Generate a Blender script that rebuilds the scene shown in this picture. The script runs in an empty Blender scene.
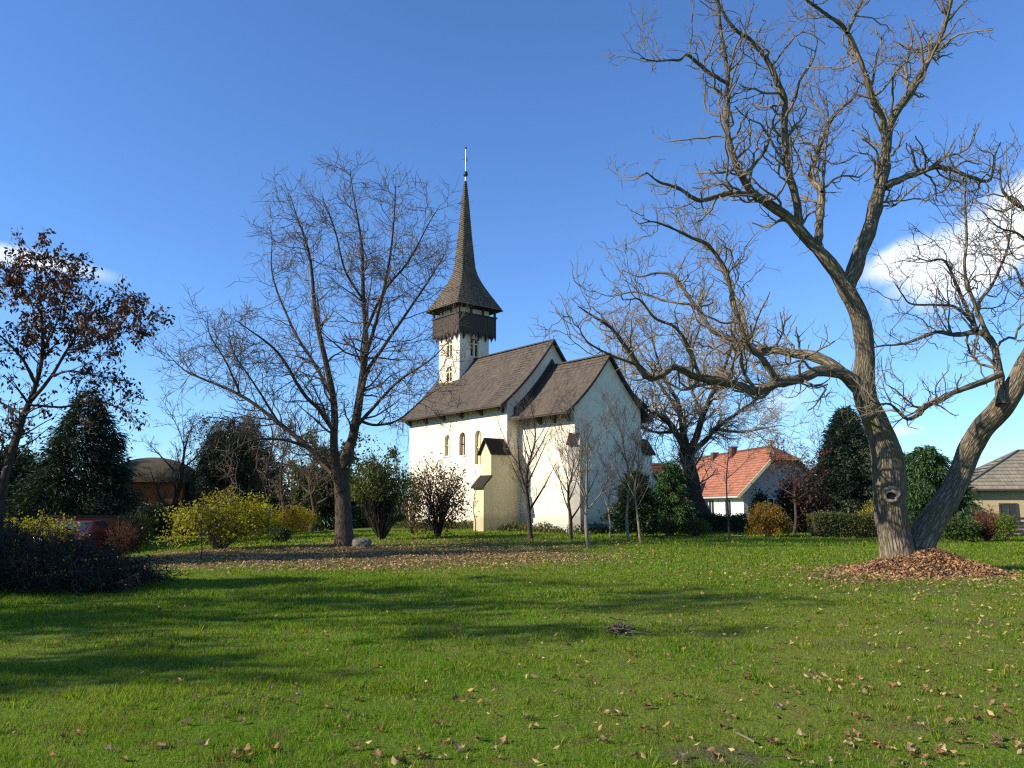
import bpy, math, random
import numpy as np
from mathutils import Vector, Matrix
R = math.radians
rng = np.random.default_rng(7)
random.seed(7)
scene = bpy.context.scene
COL = scene.collection

# ---------------------------------------------------------------- camera, sky, sun, exposure
FPX, HZ, EYE = 800.0, 508.0, 1.6
PITCH = math.atan((HZ - 384) / FPX)
cam_d = bpy.data.cameras.new('camera')
cam_d.sensor_width = 36; cam_d.lens = FPX / 1024 * 36
cam_d.clip_start = .1; cam_d.clip_end = 6000
cam = bpy.data.objects.new('camera', cam_d); COL.objects.link(cam)
cam.location = (0, 0, EYE); cam.rotation_euler = (math.pi / 2 + PITCH, 0, 0)
scene.camera = cam

SUN_EL, SUN_AZ = R(28), R(-106)            # azimuth clockwise from +Y (view direction); negative = left
sdir = Vector((math.sin(SUN_AZ) * math.cos(SUN_EL), math.cos(SUN_AZ) * math.cos(SUN_EL), math.sin(SUN_EL)))
sun_d = bpy.data.lights.new('sun', 'SUN'); sun_d.energy = 5.0; sun_d.angle = R(.53); sun_d.color = (1, .93, .80)
sun = bpy.data.objects.new('sun', sun_d); COL.objects.link(sun)
sun.rotation_euler = (-sdir).to_track_quat('-Z', 'Y').to_euler()

def ray(px, py):
    v = (384 - py) / FPX; x = (px - 512) / FPX
    return Vector((x, math.cos(PITCH) - v * math.sin(PITCH), math.sin(PITCH) + v * math.cos(PITCH)))
def P(px, py, d):                           # world point at depth Y = d seen at a pixel of the photograph
    r = ray(px, py); return np.array([r.x * d / r.y, d, EYE + r.z * d / r.y])

world = bpy.data.worlds.new('World'); scene.world = world; world.use_nodes = True
wt = world.node_tree; wt.nodes.clear()
def wn(t, **k):
    n = wt.nodes.new(t)
    for a, b in k.items(): setattr(n, a, b)
    return n
def wlink(a, b): wt.links.new(a, b)
def wmath(op, a, b=None, c=None, clamp=False):
    n = wn('ShaderNodeMath', operation=op, use_clamp=clamp)
    for i, v in enumerate((a, b, c)):
        if v is None: continue
        if isinstance(v, (int, float)): n.inputs[i].default_value = v
        else: wlink(v, n.inputs[i])
    return n.outputs[0]
sky = wn('ShaderNodeTexSky', sky_type='NISHITA', sun_disc=False, sun_elevation=SUN_EL, sun_rotation=SUN_AZ,
         air_density=1.0, dust_density=.0, ozone_density=1.3, altitude=300)
tc = wn('ShaderNodeTexCoord')
sep = wn('ShaderNodeSeparateXYZ'); wlink(tc.outputs['Generated'], sep.inputs[0])
def smooth(x, a, b):
    n = wn('ShaderNodeMapRange', interpolation_type='SMOOTHSTEP')
    wlink(x, n.inputs[0]); n.inputs[1].default_value = a; n.inputs[2].default_value = b
    return n.outputs[0]
noise = wn('ShaderNodeTexNoise'); wlink(tc.outputs['Generated'], noise.inputs['Vector'])
noise.inputs['Scale'].default_value = 9; noise.inputs['Detail'].default_value = 9; noise.inputs['Roughness'].default_value = .55
noise2 = wn('ShaderNodeTexNoise'); wlink(tc.outputs['Generated'], noise2.inputs['Vector'])
noise2.inputs['Scale'].default_value = 22; noise2.inputs['Detail'].default_value = 6
def cloud(px, py, w, h, tilt, amp, lo, hi, dens):
    """one cloud: an ellipsoid of sky directions broken up by noise"""
    r = ray(px, py).normalized()
    t = Vector((r.y, -r.x, 0)).normalized(); u = t.cross(r) * 1.0
    if u.z < 0: u = -u
    t2 = t * math.cos(tilt) + u * math.sin(tilt); u2 = -t * math.sin(tilt) + u * math.cos(tilt)
    def dot(v):
        n = wn('ShaderNodeVectorMath', operation='DOT_PRODUCT')
        wlink(tc.outputs['Generated'], n.inputs[0]); n.inputs[1].default_value = v
        return n.outputs['Value']
    a = wmath('MULTIPLY', dot(t2), 1 / w); b = wmath('MULTIPLY', wmath('SUBTRACT', dot(u2), 0), 1 / h)
    q = wmath('ADD', wmath('MULTIPLY', a, a), wmath('MULTIPLY', b, b))
    q = wmath('SUBTRACT', 1, wmath('SQRT', q))
    front = wmath('GREATER_THAN', dot(r), .5)
    m = wmath('ADD', q, wmath('MULTIPLY', wmath('SUBTRACT', noise.outputs[0], .5), amp))
    return wmath('MULTIPLY', wmath('MULTIPLY', smooth(m, lo, hi), dens), front)
def vmax(a, b): return wmath('MAXIMUM', a, b)
cl = cloud(1006, 236, .170, .052, R(24), 1.7, .0, .62, .9)
cl = vmax(cl, cloud(905, 262, .075, .030, R(12), 1.5, .0, .6, .8))
cl = vmax(cl, cloud(30, 260, .10, .013, R(-4), .8, -.1, .9, .7))
cl = vmax(cl, cloud(890, 432, .05, .012, R(4), 1.4, .1, 1.0, .45))
cl = vmax(cl, cloud(775, 405, .06, .03, R(20), 2.0, .15, 1.2, .35))
cl = vmax(cl, cloud(650, 420, .12, .03, R(0), 2.0, .2, 1.3, .3))
shade = wn('ShaderNodeMix', data_type='RGBA')
wlink(noise2.outputs[0], shade.inputs[0]); shade.inputs[6].default_value = (5.6, 6.0, 6.9, 1); shade.inputs[7].default_value = (9.2, 9.2, 9.0, 1)
wm = wn('ShaderNodeMix', data_type='RGBA')
wlink(cl, wm.inputs[0])
tint = wn('ShaderNodeMix', data_type='RGBA', blend_type='MULTIPLY'); tint.inputs[0].default_value = 1
wlink(sky.outputs[0], tint.inputs[6]); tint.inputs[7].default_value = (.56, .845, 1.26, 1)
wlink(tint.outputs[2], wm.inputs[6]); wlink(shade.outputs[2], wm.inputs[7])
bg = wn('ShaderNodeBackground'); bg.inputs['Strength'].default_value = .11
wlink(wm.outputs[2], bg.inputs['Color'])
wo = wn('ShaderNodeOutputWorld'); wlink(bg.outputs[0], wo.inputs['Surface'])
vs = scene.view_settings
vs.view_transform = 'Standard'; vs.look = 'None'; vs.gamma = 1; vs.use_curve_mapping = False
vs.exposure = .68
scene.cycles.use_denoising = False; scene.cycles.filter_width = 1.25
scene.cycles.max_bounces = 6; scene.cycles.diffuse_bounces = 3; scene.cycles.transparent_max_bounces = 4
scene.cycles.transmission_bounces = 3; scene.cycles.glossy_bounces = 2

# ---------------------------------------------------------------- mesh helpers
class NB:
    """collects numpy vertex / face chunks (with uv) and links them as ONE mesh object"""
    def __init__(s): s.V = []; s.F = []; s.UV = []; s.n = 0; s.M = []
    def add(s, V, F, uv=None, mi=0):
        V = np.asarray(V, float).reshape(-1, 3); F = np.asarray(F, int)
        s.V.append(V); s.F.append(F + s.n); s.n += len(V)
        s.UV.append(np.zeros((F.size, 2)) if uv is None else np.asarray(uv, float).reshape(-1, 2)); s.M.append(np.full(len(F), mi))
    def build(s, name, mats, parent=None, smooth=False, loc=None):
        me = bpy.data.meshes.new(name)
        if s.V:
            V = np.concatenate(s.V)
            if loc is not None: V = V - np.asarray(loc)
            loops = np.concatenate([f.ravel() for f in s.F])
            sizes = np.concatenate([np.full(len(f), f.shape[1]) for f in s.F])
            starts = np.concatenate([[0], np.cumsum(sizes)[:-1]])
            me.vertices.add(len(V)); me.vertices.foreach_set('co', V.ravel().astype(np.float32))
            me.loops.add(len(loops)); me.loops.foreach_set('vertex_index', loops.astype(np.int32))
            me.polygons.add(len(sizes)); me.polygons.foreach_set('loop_start', starts.astype(np.int32))
            me.polygons.foreach_set('loop_total', sizes.astype(np.int32))
            me.polygons.foreach_set('material_index', np.concatenate(s.M).astype(np.int32))
            if smooth: me.polygons.foreach_set('use_smooth', np.ones(len(sizes), bool))
            ul = me.uv_layers.new(name='UVMap')
            ul.data.foreach_set('uv', np.concatenate(s.UV).ravel().astype(np.float32))
            me.update(calc_edges=True); me.validate()
        for m in (mats if isinstance(mats, (list, tuple)) else [mats]): me.materials.append(m)
        o = bpy.data.objects.new(name, me); COL.objects.link(o)
        if parent is not None: o.parent = parent
        if loc is not None and parent is None: o.location = loc
        return o

class PB:
    """small hand-made polygon meshes (buildings, furniture)"""
    def __init__(s): s.v = []; s.f = []; s.sm = []
    def poly(s, pts): n = len(s.v); s.v += [tuple(p) for p in pts]; s.f.append(tuple(range(n, n + len(pts))))
    def mesh(s, V, F):
        n = len(s.v); s.v += [tuple(p) for p in V]; s.f += [tuple(i + n for i in f) for f in F]
    def box(s, x0, x1, y0, y1, z0, z1):
        s.mesh([(x0, y0, z0), (x1, y0, z0), (x1, y1, z0), (x0, y1, z0), (x0, y0, z1), (x1, y0, z1), (x1, y1, z1), (x0, y1, z1)],
               [(0, 3, 2, 1), (4, 5, 6, 7), (0, 1, 5, 4), (1, 2, 6, 5), (2, 3, 7, 6), (3, 0, 4, 7)])
    def prism(s, prof, axis, a0, a1):
        """closed profile [(p,q)...] swept along an axis: 'x' -> (a,p,q), 'y' -> (p,a,q), 'z' -> (p,q,a)"""
        f = {'x': lambda a, p, q: (a, p, q), 'y': lambda a, p, q: (p, a, q), 'z': lambda a, p, q: (p, q, a)}[axis]
        n = len(prof); V = [f(a0, *p) for p in prof] + [f(a1, *p) for p in prof]
        s.mesh(V, [tuple(range(n))[::-1], tuple(range(n, 2 * n))] + [(i, (i + 1) % n, n + (i + 1) % n, n + i) for i in range(n)])
    def bar(s, a, b, w, h=None):
        a = Vector(a); b = Vector(b); h = h or w; t = (b - a).normalized()
        u = t.cross(Vector((0, 0, 1))); u = Vector((1, 0, 0)) if u.length < .01 else u.normalized(); v = u.cross(t)
        V = [p + u * i * w / 2 + v * j * h / 2 for p in (a, b) for i, j in ((-1, -1), (1, -1), (1, 1), (-1, 1))]
        s.mesh(V, [(0, 1, 2, 3), (7, 6, 5, 4), (0, 4, 5, 1), (1, 5, 6, 2), (2, 6, 7, 3), (3, 7, 4, 0)])
    def lathe(s, prof, n=16, c=(0, 0, 0), axis='z'):
        m = len(prof); V = []
        for r, z in prof:
            for k in range(n):
                a = 2 * math.pi * k / n; p = (r * math.cos(a), r * math.sin(a), z)
                if axis == 'x': p = (p[2], p[0], p[1])
                if axis == 'y': p = (p[0], p[2], p[1])
                V.append((p[0] + c[0], p[1] + c[1], p[2] + c[2]))
        F = [(i * n + k, i * n + (k + 1) % n, (i + 1) * n + (k + 1) % n, (i + 1) * n + k) for i in range(m - 1) for k in range(n)]
        F += [tuple(range(n))[::-1], tuple(range((m - 1) * n, m * n))]
        s.mesh(V, F)
    def build(s, name, mat, parent=None, smooth=False, bevel=0, loc=None):
        me = bpy.data.meshes.new(name); me.from_pydata(s.v, [], s.f); me.validate()
        import bmesh
        bm = bmesh.new(); bm.from_mesh(me); bmesh.ops.recalc_face_normals(bm, faces=bm.faces[:]); bm.to_mesh(me); bm.free()
        if smooth: me.polygons.foreach_set('use_smooth', [True] * len(me.polygons))
        me.materials.append(mat)
        o = bpy.data.objects.new(name, me); COL.objects.link(o)
        if parent is not None: o.parent = parent
        if loc is not None: o.location = loc
        if bevel:
            b = o.modifiers.new('bevel', 'BEVEL'); b.width = bevel; b.segments = 2; b.limit_method = 'ANGLE'
        return o

def tag(o, label=None, cat=None, group=None, kind=None):
    for k, v in (('label', label), ('category', cat), ('group', group), ('kind', kind)):
        if v: o[k] = v
    return o
def empty(name, loc, rz=0, **k):
    o = bpy.data.objects.new(name, None); COL.objects.link(o); o.location = loc; o.rotation_euler = (0, 0, rz)
    o.empty_display_size = .2
    return tag(o, **k)

# ---------------------------------------------------------------- material helpers
class Mat:
    def __init__(s, name, rough=.85, spec=.25):
        s.m = bpy.data.materials.new(name); s.m.use_nodes = True; s.t = s.m.node_tree
        s.b = s.t.nodes['Principled BSDF']; s.out = s.t.nodes['Material Output']
        s.b.inputs['Roughness'].default_value = rough; s.b.inputs['Specular IOR Level'].default_value = spec
    def n(s, t, **k):
        n = s.t.nodes.new(t)
        for a, b in k.items(): setattr(n, a, b)
        return n
    def put(s, v, sock):
        if isinstance(v, (int, float, tuple)): sock.default_value = v
        else: s.t.links.new(v, sock)
    def co(s, kind='Object'): return s.n('ShaderNodeTexCoord').outputs[kind]
    def pos(s): return s.n('ShaderNodeNewGeometry').outputs['Position']
    def rnd(s): return s.n('ShaderNodeNewGeometry').outputs['Random Per Island']
    def mapping(s, v, sc=(1, 1, 1), loc=(0, 0, 0)):
        n = s.n('ShaderNodeMapping'); s.put(v, n.inputs['Vector']); n.inputs['Scale'].default_value = sc; n.inputs['Location'].default_value = loc
        return n.outputs[0]
    def noise(s, v, sc, det=4, ro=.55, dist=0):
        n = s.n('ShaderNodeTexNoise'); s.put(v, n.inputs['Vector'])
        n.inputs['Scale'].default_value = sc; n.inputs['Detail'].default_value = det; n.inputs['Roughness'].default_value = ro; n.inputs['Distortion'].default_value = dist
        return n.outputs[0]
    def vor(s, v, sc, feature='F1'):
        n = s.n('ShaderNodeTexVoronoi', feature=feature); s.put(v, n.inputs['Vector']); n.inputs['Scale'].default_value = sc
        return n.outputs[0]
    def ramp(s, f, stops, interp='LINEAR'):
        n = s.n('ShaderNodeValToRGB'); s.put(f, n.inputs[0]); e = n.color_ramp.elements; n.color_ramp.interpolation = interp
        while len(e) < len(stops): e.new(.5)
        for i, (p, c) in enumerate(stops):
            e[i].position = p; e[i].color = (c, c, c, 1) if isinstance(c, (int, float)) else (*c, 1)
        return n.outputs[0]
    def mix(s, f, a, b, bt='MIX'):
        n = s.n('ShaderNodeMix', data_type='RGBA', blend_type=bt, clamp_factor=True)
        s.put(f, n.inputs[0])
        for v, i in ((a, 6), (b, 7)): s.put((*v, 1) if isinstance(v, tuple) and len(v) == 3 else v, n.inputs[i])
        return n.outputs[2]
    def math(s, op, a, b=0., clamp=False):
        n = s.n('ShaderNodeMath', operation=op, use_clamp=clamp); s.put(a, n.inputs[0]); s.put(b, n.inputs[1]); return n.outputs[0]
    def color(s, v): s.put((*v, 1) if isinstance(v, tuple) and len(v) == 3 else v, s.b.inputs['Base Color']); return s
    def bump(s, h, st=.4, d=.02):
        n = s.n('ShaderNodeBump'); s.put(h, n.inputs['Height']); n.inputs['Strength'].default_value = st; n.inputs['Distance'].default_value = d
        s.t.links.new(n.outputs[0], s.b.inputs['Normal']); return s
    def translucent(s, col, f):
        tr = s.n('ShaderNodeBsdfTranslucent'); s.put(col, tr.inputs[0]); mx = s.n('ShaderNodeMixShader'); mx.inputs[0].default_value = f
        s.t.links.new(s.b.outputs[0], mx.inputs[1]); s.t.links.new(tr.outputs[0], mx.inputs[2]); s.t.links.new(mx.outputs[0], s.out.inputs[0]); return s

def m_plain(name, c, rough=.8, var=.25, sc=3., metallic=0):
    M = Mat(name, rough); f = M.noise(M.co(), sc, 6)
    M.color(M.mix(f, tuple(x * (1 - var) for x in c), tuple(min(1, x * (1 + var)) for x in c)))
    M.b.inputs['Metallic'].default_value = metallic
    M.bump(M.noise(M.co(), sc * 12, 4), .15, .01)
    return M.m
def m_plaster(name, c, dirt=(.35, .31, .24), base_h=1.2, amount=.5):
    M = Mat(name, .95, .1); co = M.co()
    big = M.noise(co, .55, 6, .6); fine = M.noise(co, 7, 8, .65)
    streak = M.noise(M.mapping(co, (2.6, 2.6, .22)), 1.4, 6, .6)
    base = M.mix(M.ramp(fine, [(.3, 0), (.75, 1)]), tuple(x * .9 for x in c), tuple(min(.88, x * 1.04) for x in c))
    base = M.mix(M.math('MULTIPLY', M.ramp(streak, [(.52, 0), (.75, 1)]), amount * .6), base, dirt)
    base = M.mix(M.math('MULTIPLY', M.ramp(big, [(.5, 0), (.72, 1)]), amount * .7), base, tuple(x * .72 for x in c))
    z = M.n('ShaderNodeSeparateXYZ'); M.put(co, z.inputs[0])
    wet = M.math('SUBTRACT', M.math('ADD', base_h * .35, M.math('MULTIPLY', big, base_h)), z.outputs[2])
    base = M.mix(M.math('MULTIPLY', M.ramp(wet, [(.0, 0), (.35, 1)]), amount), base, dirt)
    M.color(base); M.bump(M.math('ADD', M.noise(co, 2.2, 5), M.math('MULTIPLY', fine, .6)), .5, .035)
    return M.m
def m_bark(name, dark, light, moss=None, su=1., sv=1., depth=.02):
    M = Mat(name, .95, .1); uv = M.co('UV'); co = M.co()
    st = M.mapping(uv, (16 * su, 3.2 * sv, 1))
    d = M.noise(co, 3, 4); wv = M.n('ShaderNodeVectorMath', operation='MULTIPLY_ADD')
    rough = M.noise(st, 1., 7, .62, .6)
    ridg = M.vor(M.mapping(uv, (11 * su, 1.7 * sv, 1)), 1., 'DISTANCE_TO_EDGE')
    h = M.math('ADD', M.math('MULTIPLY', M.ramp(ridg, [(0, 0), (.28, 1)]), .6), M.math('MULTIPLY', rough, .8))
    c = M.mix(M.ramp(h, [(.25, 0), (.95, 1)]), dark, light)
    c = M.mix(M.math('MULTIPLY', M.ramp(d, [(.4, 0), (.7, 1)]), .35), c, tuple(x * .62 for x in light))
    if moss: c = M.mix(M.math('MULTIPLY', M.ramp(M.noise(co, 1.7, 6, .6), [(.53, 0), (.66, 1)]), .7), c, moss)
    M.color(c); M.bump(h, .9, depth)
    return M.m
def m_twig(name, a, b):
    M = Mat(name, .85, .2); M.color(M.mix(M.noise(M.co(), 1.3, 3), a, b)); return M.m
def m_leaf(name, cols, trans=.35, rough=.55, clump=None):
    """leaf colours vary leaf by leaf and sprig by sprig"""
    M = Mat(name, rough, .3); st = [(i / max(1, len(cols) - 1), c) for i, c in enumerate(cols)]
    c = M.ramp(M.rnd(), st)
    n = M.noise(M.co(), .9, 3)
    c = M.mix(M.ramp(n, [(.35, 0), (.65, 1)]), c, M.mix(1., c, (1.25, 1.2, .9), 'MULTIPLY'))
    M.color(c); M.translucent(M.mix(1., c, (1.15, 1.1, .6), 'MULTIPLY'), trans); return M.m
def m_shingle(name, a, b, w=.13, h=.2, moss=None, rough=.9):
    M = Mat(name, rough, .15); uv = M.co('UV')
    br = M.n('ShaderNodeTexBrick'); M.put(uv, br.inputs['Vector'])
    for k, v in (('Scale', 1.), ('Mortar Size', .006), ('Mortar Smooth', .3), ('Bias', 0.), ('Brick Width', w), ('Row Height', h)): br.inputs[k].default_value = v
    br.inputs['Color1'].default_value = (.0, .0, .0, 1); br.inputs['Color2'].default_value = (1, 1, 1, 1); br.inputs['Mortar'].default_value = (.2, .2, .2, 1)
    big = M.noise(M.co(), .7, 6, .6)
    c = M.mix(br.outputs[0], a, b)
    c = M.mix(M.ramp(big, [(.38, 0), (.7, .7)]), c, tuple((x + y) * .5 * k for x, y, k in zip(a, b, (1.35, 1.25, 1.1))))
    streak = M.noise(M.mapping(uv, (9, .8, 1)), 1., 5, .6)
    c = M.mix(M.math('MULTIPLY', M.ramp(streak, [(.45, 0), (.7, 1)]), .5), c, tuple(x * .55 for x in a))
    c = M.mix(M.math('MULTIPLY', br.outputs[1], .8), c, tuple(x * .3 for x in a))
    if moss: c = M.mix(M.math('MULTIPLY', M.ramp(M.noise(M.co(), 1.6, 7, .65), [(.55, 0), (.68, 1)]), .6), c, moss)
    M.color(c); M.bump(M.math('SUBTRACT', M.noise(uv, 30, 4), M.math('MULTIPLY', br.outputs[1], 1.2)), .5, .02)
    return M.m

MAT = {}
MAT['plaster'] = m_plaster('church_plaster', (.78, .68, .52), dirt=(.40, .34, .24))
MAT['cream'] = m_plaster('cream_plaster', (.62, .53, .33), dirt=(.28, .24, .14))
MAT['shingle'] = m_shingle('wood_shingle', (.058, .046, .037), (.130, .105, .083), .12, .2)
MAT['spire_shingle'] = m_shingle('spire_shingle', (.075, .058, .045), (.20, .16, .122), .10, .16)
MAT['old_wood'] = m_plain('weathered_wood', (.06, .047, .037), .9, .5, 5)
MAT['board'] = m_plain('gallery_board', (.062, .048, .037), .9, .6, 6)
MAT['metal'] = m_plain('finial_metal', (.25, .26, .27), .4, .15, 4, .6)
MAT['sash'] = m_plain('window_infill', (.55, .35, .19), .7, .3, 4)
MAT['dim'] = m_plain('dim_glass', (.05, .045, .035), .25, .3, 3)
MAT['stone'] = m_plain('grey_stone', (.15, .13, .105), .9, .35, 4)
MAT['trim'] = m_plain('window_stone', (.70, .59, .36), .9, .2, 6)

# ---------------------------------------------------------------- ground
def gz(x, y):
    x = np.asarray(x, float); y = np.asarray(y, float)
    z = .36 * np.exp(-((x + 1.) ** 2 / (2 * 15. ** 2) + (y - 48) ** 2 / (2 * 13. ** 2)))
    z = z - .42 / (1 + np.exp((x + 13.5) / 1.2)) / (1 + np.exp(-(y - 25) / 1.5)) * (1 / (1 + np.exp((y - 70) / 6)))
    z = z - .08 / (1 + np.exp(-(y - 70) / 8))
    z = z + .022 * np.sin(x * .9 + 1.3) * np.sin(y * .63 + .4) + .012 * np.sin(x * 2.3 + y * 1.1) + .008 * np.sin(y * 3.1 - x * 1.7)
    return z
def G(px, py):
    """ground point seen at a pixel"""
    r = ray(px, py); z = 0.
    for _ in range(30):
        d = (z - EYE) / r.z if r.z < -1e-4 else 200; z = float(gz(r.x * d, r.y * d))
    return np.array([r.x * d, r.y * d, z])
# litter / bare-soil zones: (cx, cy, rx, ry, strength)
LITTER = [(-5.5, 26.5, 9.5, 6.2, 1.), (-1.5, 33.5, 7, 3.4, .45), (8.4, 18.9, 1.9, 1.5, .9)]
SOIL = [(4.2, 9.8, .7, .45, .6), (6.3, 11.5, .9, .5, .6), (2.6, 10.6, .6, .35, .5), (13.2, 13.6, 2.1, 1.4, .9), (1.35, 5.55, .42, .33, .9), (3.0, 6.2, .5, .3, .6), (8.0, 16.6, 2.4, 1.3, .55)]
DRY = [(5.2, 12, 5.5, 5, .85), (2.2, 7.0, 3.0, 1.8, .75), (10, 14.5, 4, 3.5, .9), (-4.5, 10.2, 2.6, 1.1, .4), (2, 20, 6, 3, .35), (.6, 9.5, 1.8, 1.2, .5), (3.5, 8.8, 1.6, 1., .8), (6.8, 9.2, 2, 1.4, .7), (-1.5, 13.2, 2.2, .9, .4)]
def zone(Z, x, y):
    m = np.zeros_like(x)
    for cx, cy, rx, ry, s in Z:
        q = np.sqrt(((x - cx) / rx) ** 2 + ((y - cy) / ry) ** 2) + .22 * np.sin(x * 2.1 + cy) * np.sin(y * 2.7 + cx)
        m = np.maximum(m, s * np.clip((1.15 - q) / .4, 0, 1))
    return m
def ground_material():
    M = Mat('lawn', .95, .1); p = M.pos()
    n1 = M.noise(p, .35, 5, .6); n2 = M.noise(p, 2.2, 6, .6); n3 = M.noise(p, 24, 5, .7); n4 = M.noise(M.mapping(p, (1, .45, 1)), 7, 5, .6)
    g = M.mix(n2, (.07, .135, .006), (.12, .21, .012))
    g = M.mix(M.ramp(n1, [(.4, 0), (.66, 1)]), g, (.125, .175, .018))
    g = M.mix(M.math('MULTIPLY', M.ramp(n3, [(.45, 0), (.7, 1)]), .35), g, (.04, .06, .009))
    g = M.mix(M.ramp(M.noise(p, 4.5, 5, .65), [(.5, 0), (.66, .8)]), g, M.mix(n3, (.08, .055, .02), (.19, .135, .05)))
    sp = M.n('ShaderNodeSeparateXYZ'); M.put(p, sp.inputs[0])
    def zmask(Z, amp=1.):
        out = None
        for cx, cy, rx, ry, s in Z:
            a = M.math('DIVIDE', M.math('SUBTRACT', sp.outputs[0], cx), rx); b = M.math('DIVIDE', M.math('SUBTRACT', sp.outputs[1], cy), ry)
            q = M.math('SQRT', M.math('ADD', M.math('MULTIPLY', a, a), M.math('MULTIPLY', b, b)))
            q = M.math('ADD', q, M.math('MULTIPLY', M.math('SUBTRACT', M.noise(p, 1.2, 6, .65), .5), 1.3 * amp))
            k = M.math('MULTIPLY', M.ramp(q, [(.55, 1), (1.1, 0)]), s)
            out = k if out is None else M.math('MAXIMUM', out, k)
        return out
    g = M.mix(M.math('MULTIPLY', zmask(DRY), .55), g, M.mix(n4, (.12, .135, .012), (.24, .19, .05)))
    g = M.mix(M.math('MULTIPLY', zmask(SOIL), M.ramp(n4, [(.3, .35), (.6, 1)])), g, M.mix(n3, (.055, .038, .022), (.15, .11, .065)))
    g = M.mix(M.math('MULTIPLY', zmask(LITTER), M.ramp(n4, [(.28, .45), (.62, 1)])), g, M.mix(n3, (.06, .035, .018), (.21, .135, .07)))
    M.color(g); M.bump(M.math('ADD', n3, M.math('MULTIPLY', n4, 1.4)), .8, .05)
    return M.m
MAT['lawn'] = ground_material()
def build_ground():
    def axis(a, b, near, far):
        xs = [0.]; st = near
        while xs[-1] < b: xs.append(xs[-1] + st); st = min(st * 1.045, far)
        return xs
    px = np.array(axis(0, 1500, .35, 90)); xs = np.concatenate([-px[:0:-1], px])
    py = np.array(axis(0, 2600, .35, 90)); ny = np.array(axis(0, 60, .5, 10)); ys = np.concatenate([-ny[:0:-1], py])
    X, Y = np.meshgrid(xs, ys); Z = gz(X, Y); nx, nyy = len(xs), len(ys)
    i = np.arange(nyy - 1)[:, None] * nx + np.arange(nx - 1)[None]
    F = np.stack([i, i + 1, i + nx + 1, i + nx], -1).reshape(-1, 4)
    b = NB(); b.add(np.stack([X, Y, Z], -1), F)
    tag(b.build('ground', MAT['lawn'], smooth=True), kind='structure')
build_ground()

# ---------------------------------------------------------------- church
CH_ANG, CW, CL, NW, NL = .68, 5.15, 4.64, 6.85, 10.4
cg = np.array([math.cos(CH_ANG), math.sin(CH_ANG)]); cx0, cy0 = np.array([3.30, 42.]) + cg * CW / 2
CZ = .36
church = empty('church', (cx0, cy0, CZ), CH_ANG, label='small white medieval church with brown shingled roofs and a needle spired tower', cat='church')
zz = lambda z: z - CZ
def prof_z(q, zr, ze): return zr - (zr - ze) * (1.22 * q - .22 * q * q)
def roof_shell(b, hx, zr, ze, y0, y1, over, n, thick=.07, rows=.2, wob=.012):
    """pitched shingle roof: stepped courses with a real lower edge, soffit and ends"""
    qm = 1 + over / hx; ny = max(2, int((y1 - y0) / .45)); ys = np.linspace(y0, y1, ny + 1)
    for sgn in (-1, 1):
        qs = np.linspace(0, qm, n + 1); acc = 0
        w = rng.normal(0, wob, (n + 1, ny + 1))
        sag = -.05 * np.sin((ys - y0) / (y1 - y0) * math.pi)
        for i in range(n):
            qa, qb = qs[i], qs[i + 1]
            xa, xb = qa * hx * sgn, qb * hx * sgn; za, zb = prof_z(qa, zr, ze), prof_z(qb, zr, ze)
            ln = math.hypot(xb - xa, zb - za); lift = .03
            A = np.stack([np.full(ny + 1, xa), ys, za + w[i] + sag], -1)
            B = np.stack([np.full(ny + 1, xb), ys, zb + w[i + 1] + sag + lift], -1)
            C = np.stack([np.full(ny + 1, xb), ys, zb + w[i + 1] + sag], -1)
            V = np.concatenate([A, B, C]); m = ny + 1; k = np.arange(ny)
            F1 = np.stack([k, k + 1, m + k + 1, m + k], -1); F2 = np.stack([m + k, m + k + 1, 2 * m + k + 1, 2 * m + k], -1)
            row = i * rows
            uv1 = np.stack([np.stack([ys[k], np.full(ny, row)], -1), np.stack([ys[k + 1], np.full(ny, row)], -1),
                            np.stack([ys[k + 1], np.full(ny, row + rows * .98)], -1), np.stack([ys[k], np.full(ny, row + rows * .98)], -1)], 1)
            b.add(V, np.concatenate([F1, F2]), np.concatenate([uv1, uv1 * .01]))
            acc += ln
        # soffit and verge ends
        X = qs * hx * sgn; Zt = prof_z(qs, zr, ze)
        lo = np.stack([X, np.full(n + 1, y0), Zt - thick], -1); hi = lo + [0, y1 - y0, 0]; tl = lo + [0, 0, thick + .02]; th = hi + [0, 0, thick + .02]
        k = np.arange(n); m = n + 1; V = np.concatenate([lo, hi, tl, th])
        F = np.concatenate([np.stack([k, k + 1, m + k + 1, m + k], -1), np.stack([k, k + 1, 2 * m + k + 1, 2 * m + k], -1), np.stack([m + k, m + k + 1, 3 * m + k + 1, 3 * m + k], -1),
                            [[n, m + n, 3 * m + n, 2 * m + n]]])
        b.add(V, F, np.full((F.size, 2), .05))
    # ridge boards
    rb = np.array([(-.13, y0, zr - .05), (0, y0, zr + .06), (.13, y0, zr - .05), (-.13, y1, zr - .05), (0, y1, zr + .06), (.13, y1, zr - .05)])
    b.add(rb, [[0, 1, 4, 3], [1, 2, 5, 4]], np.full((8, 2), .05)); b.add(rb[[0, 1, 2, 3, 4, 5]], [[0, 2, 1], [3, 4, 5]])
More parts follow.
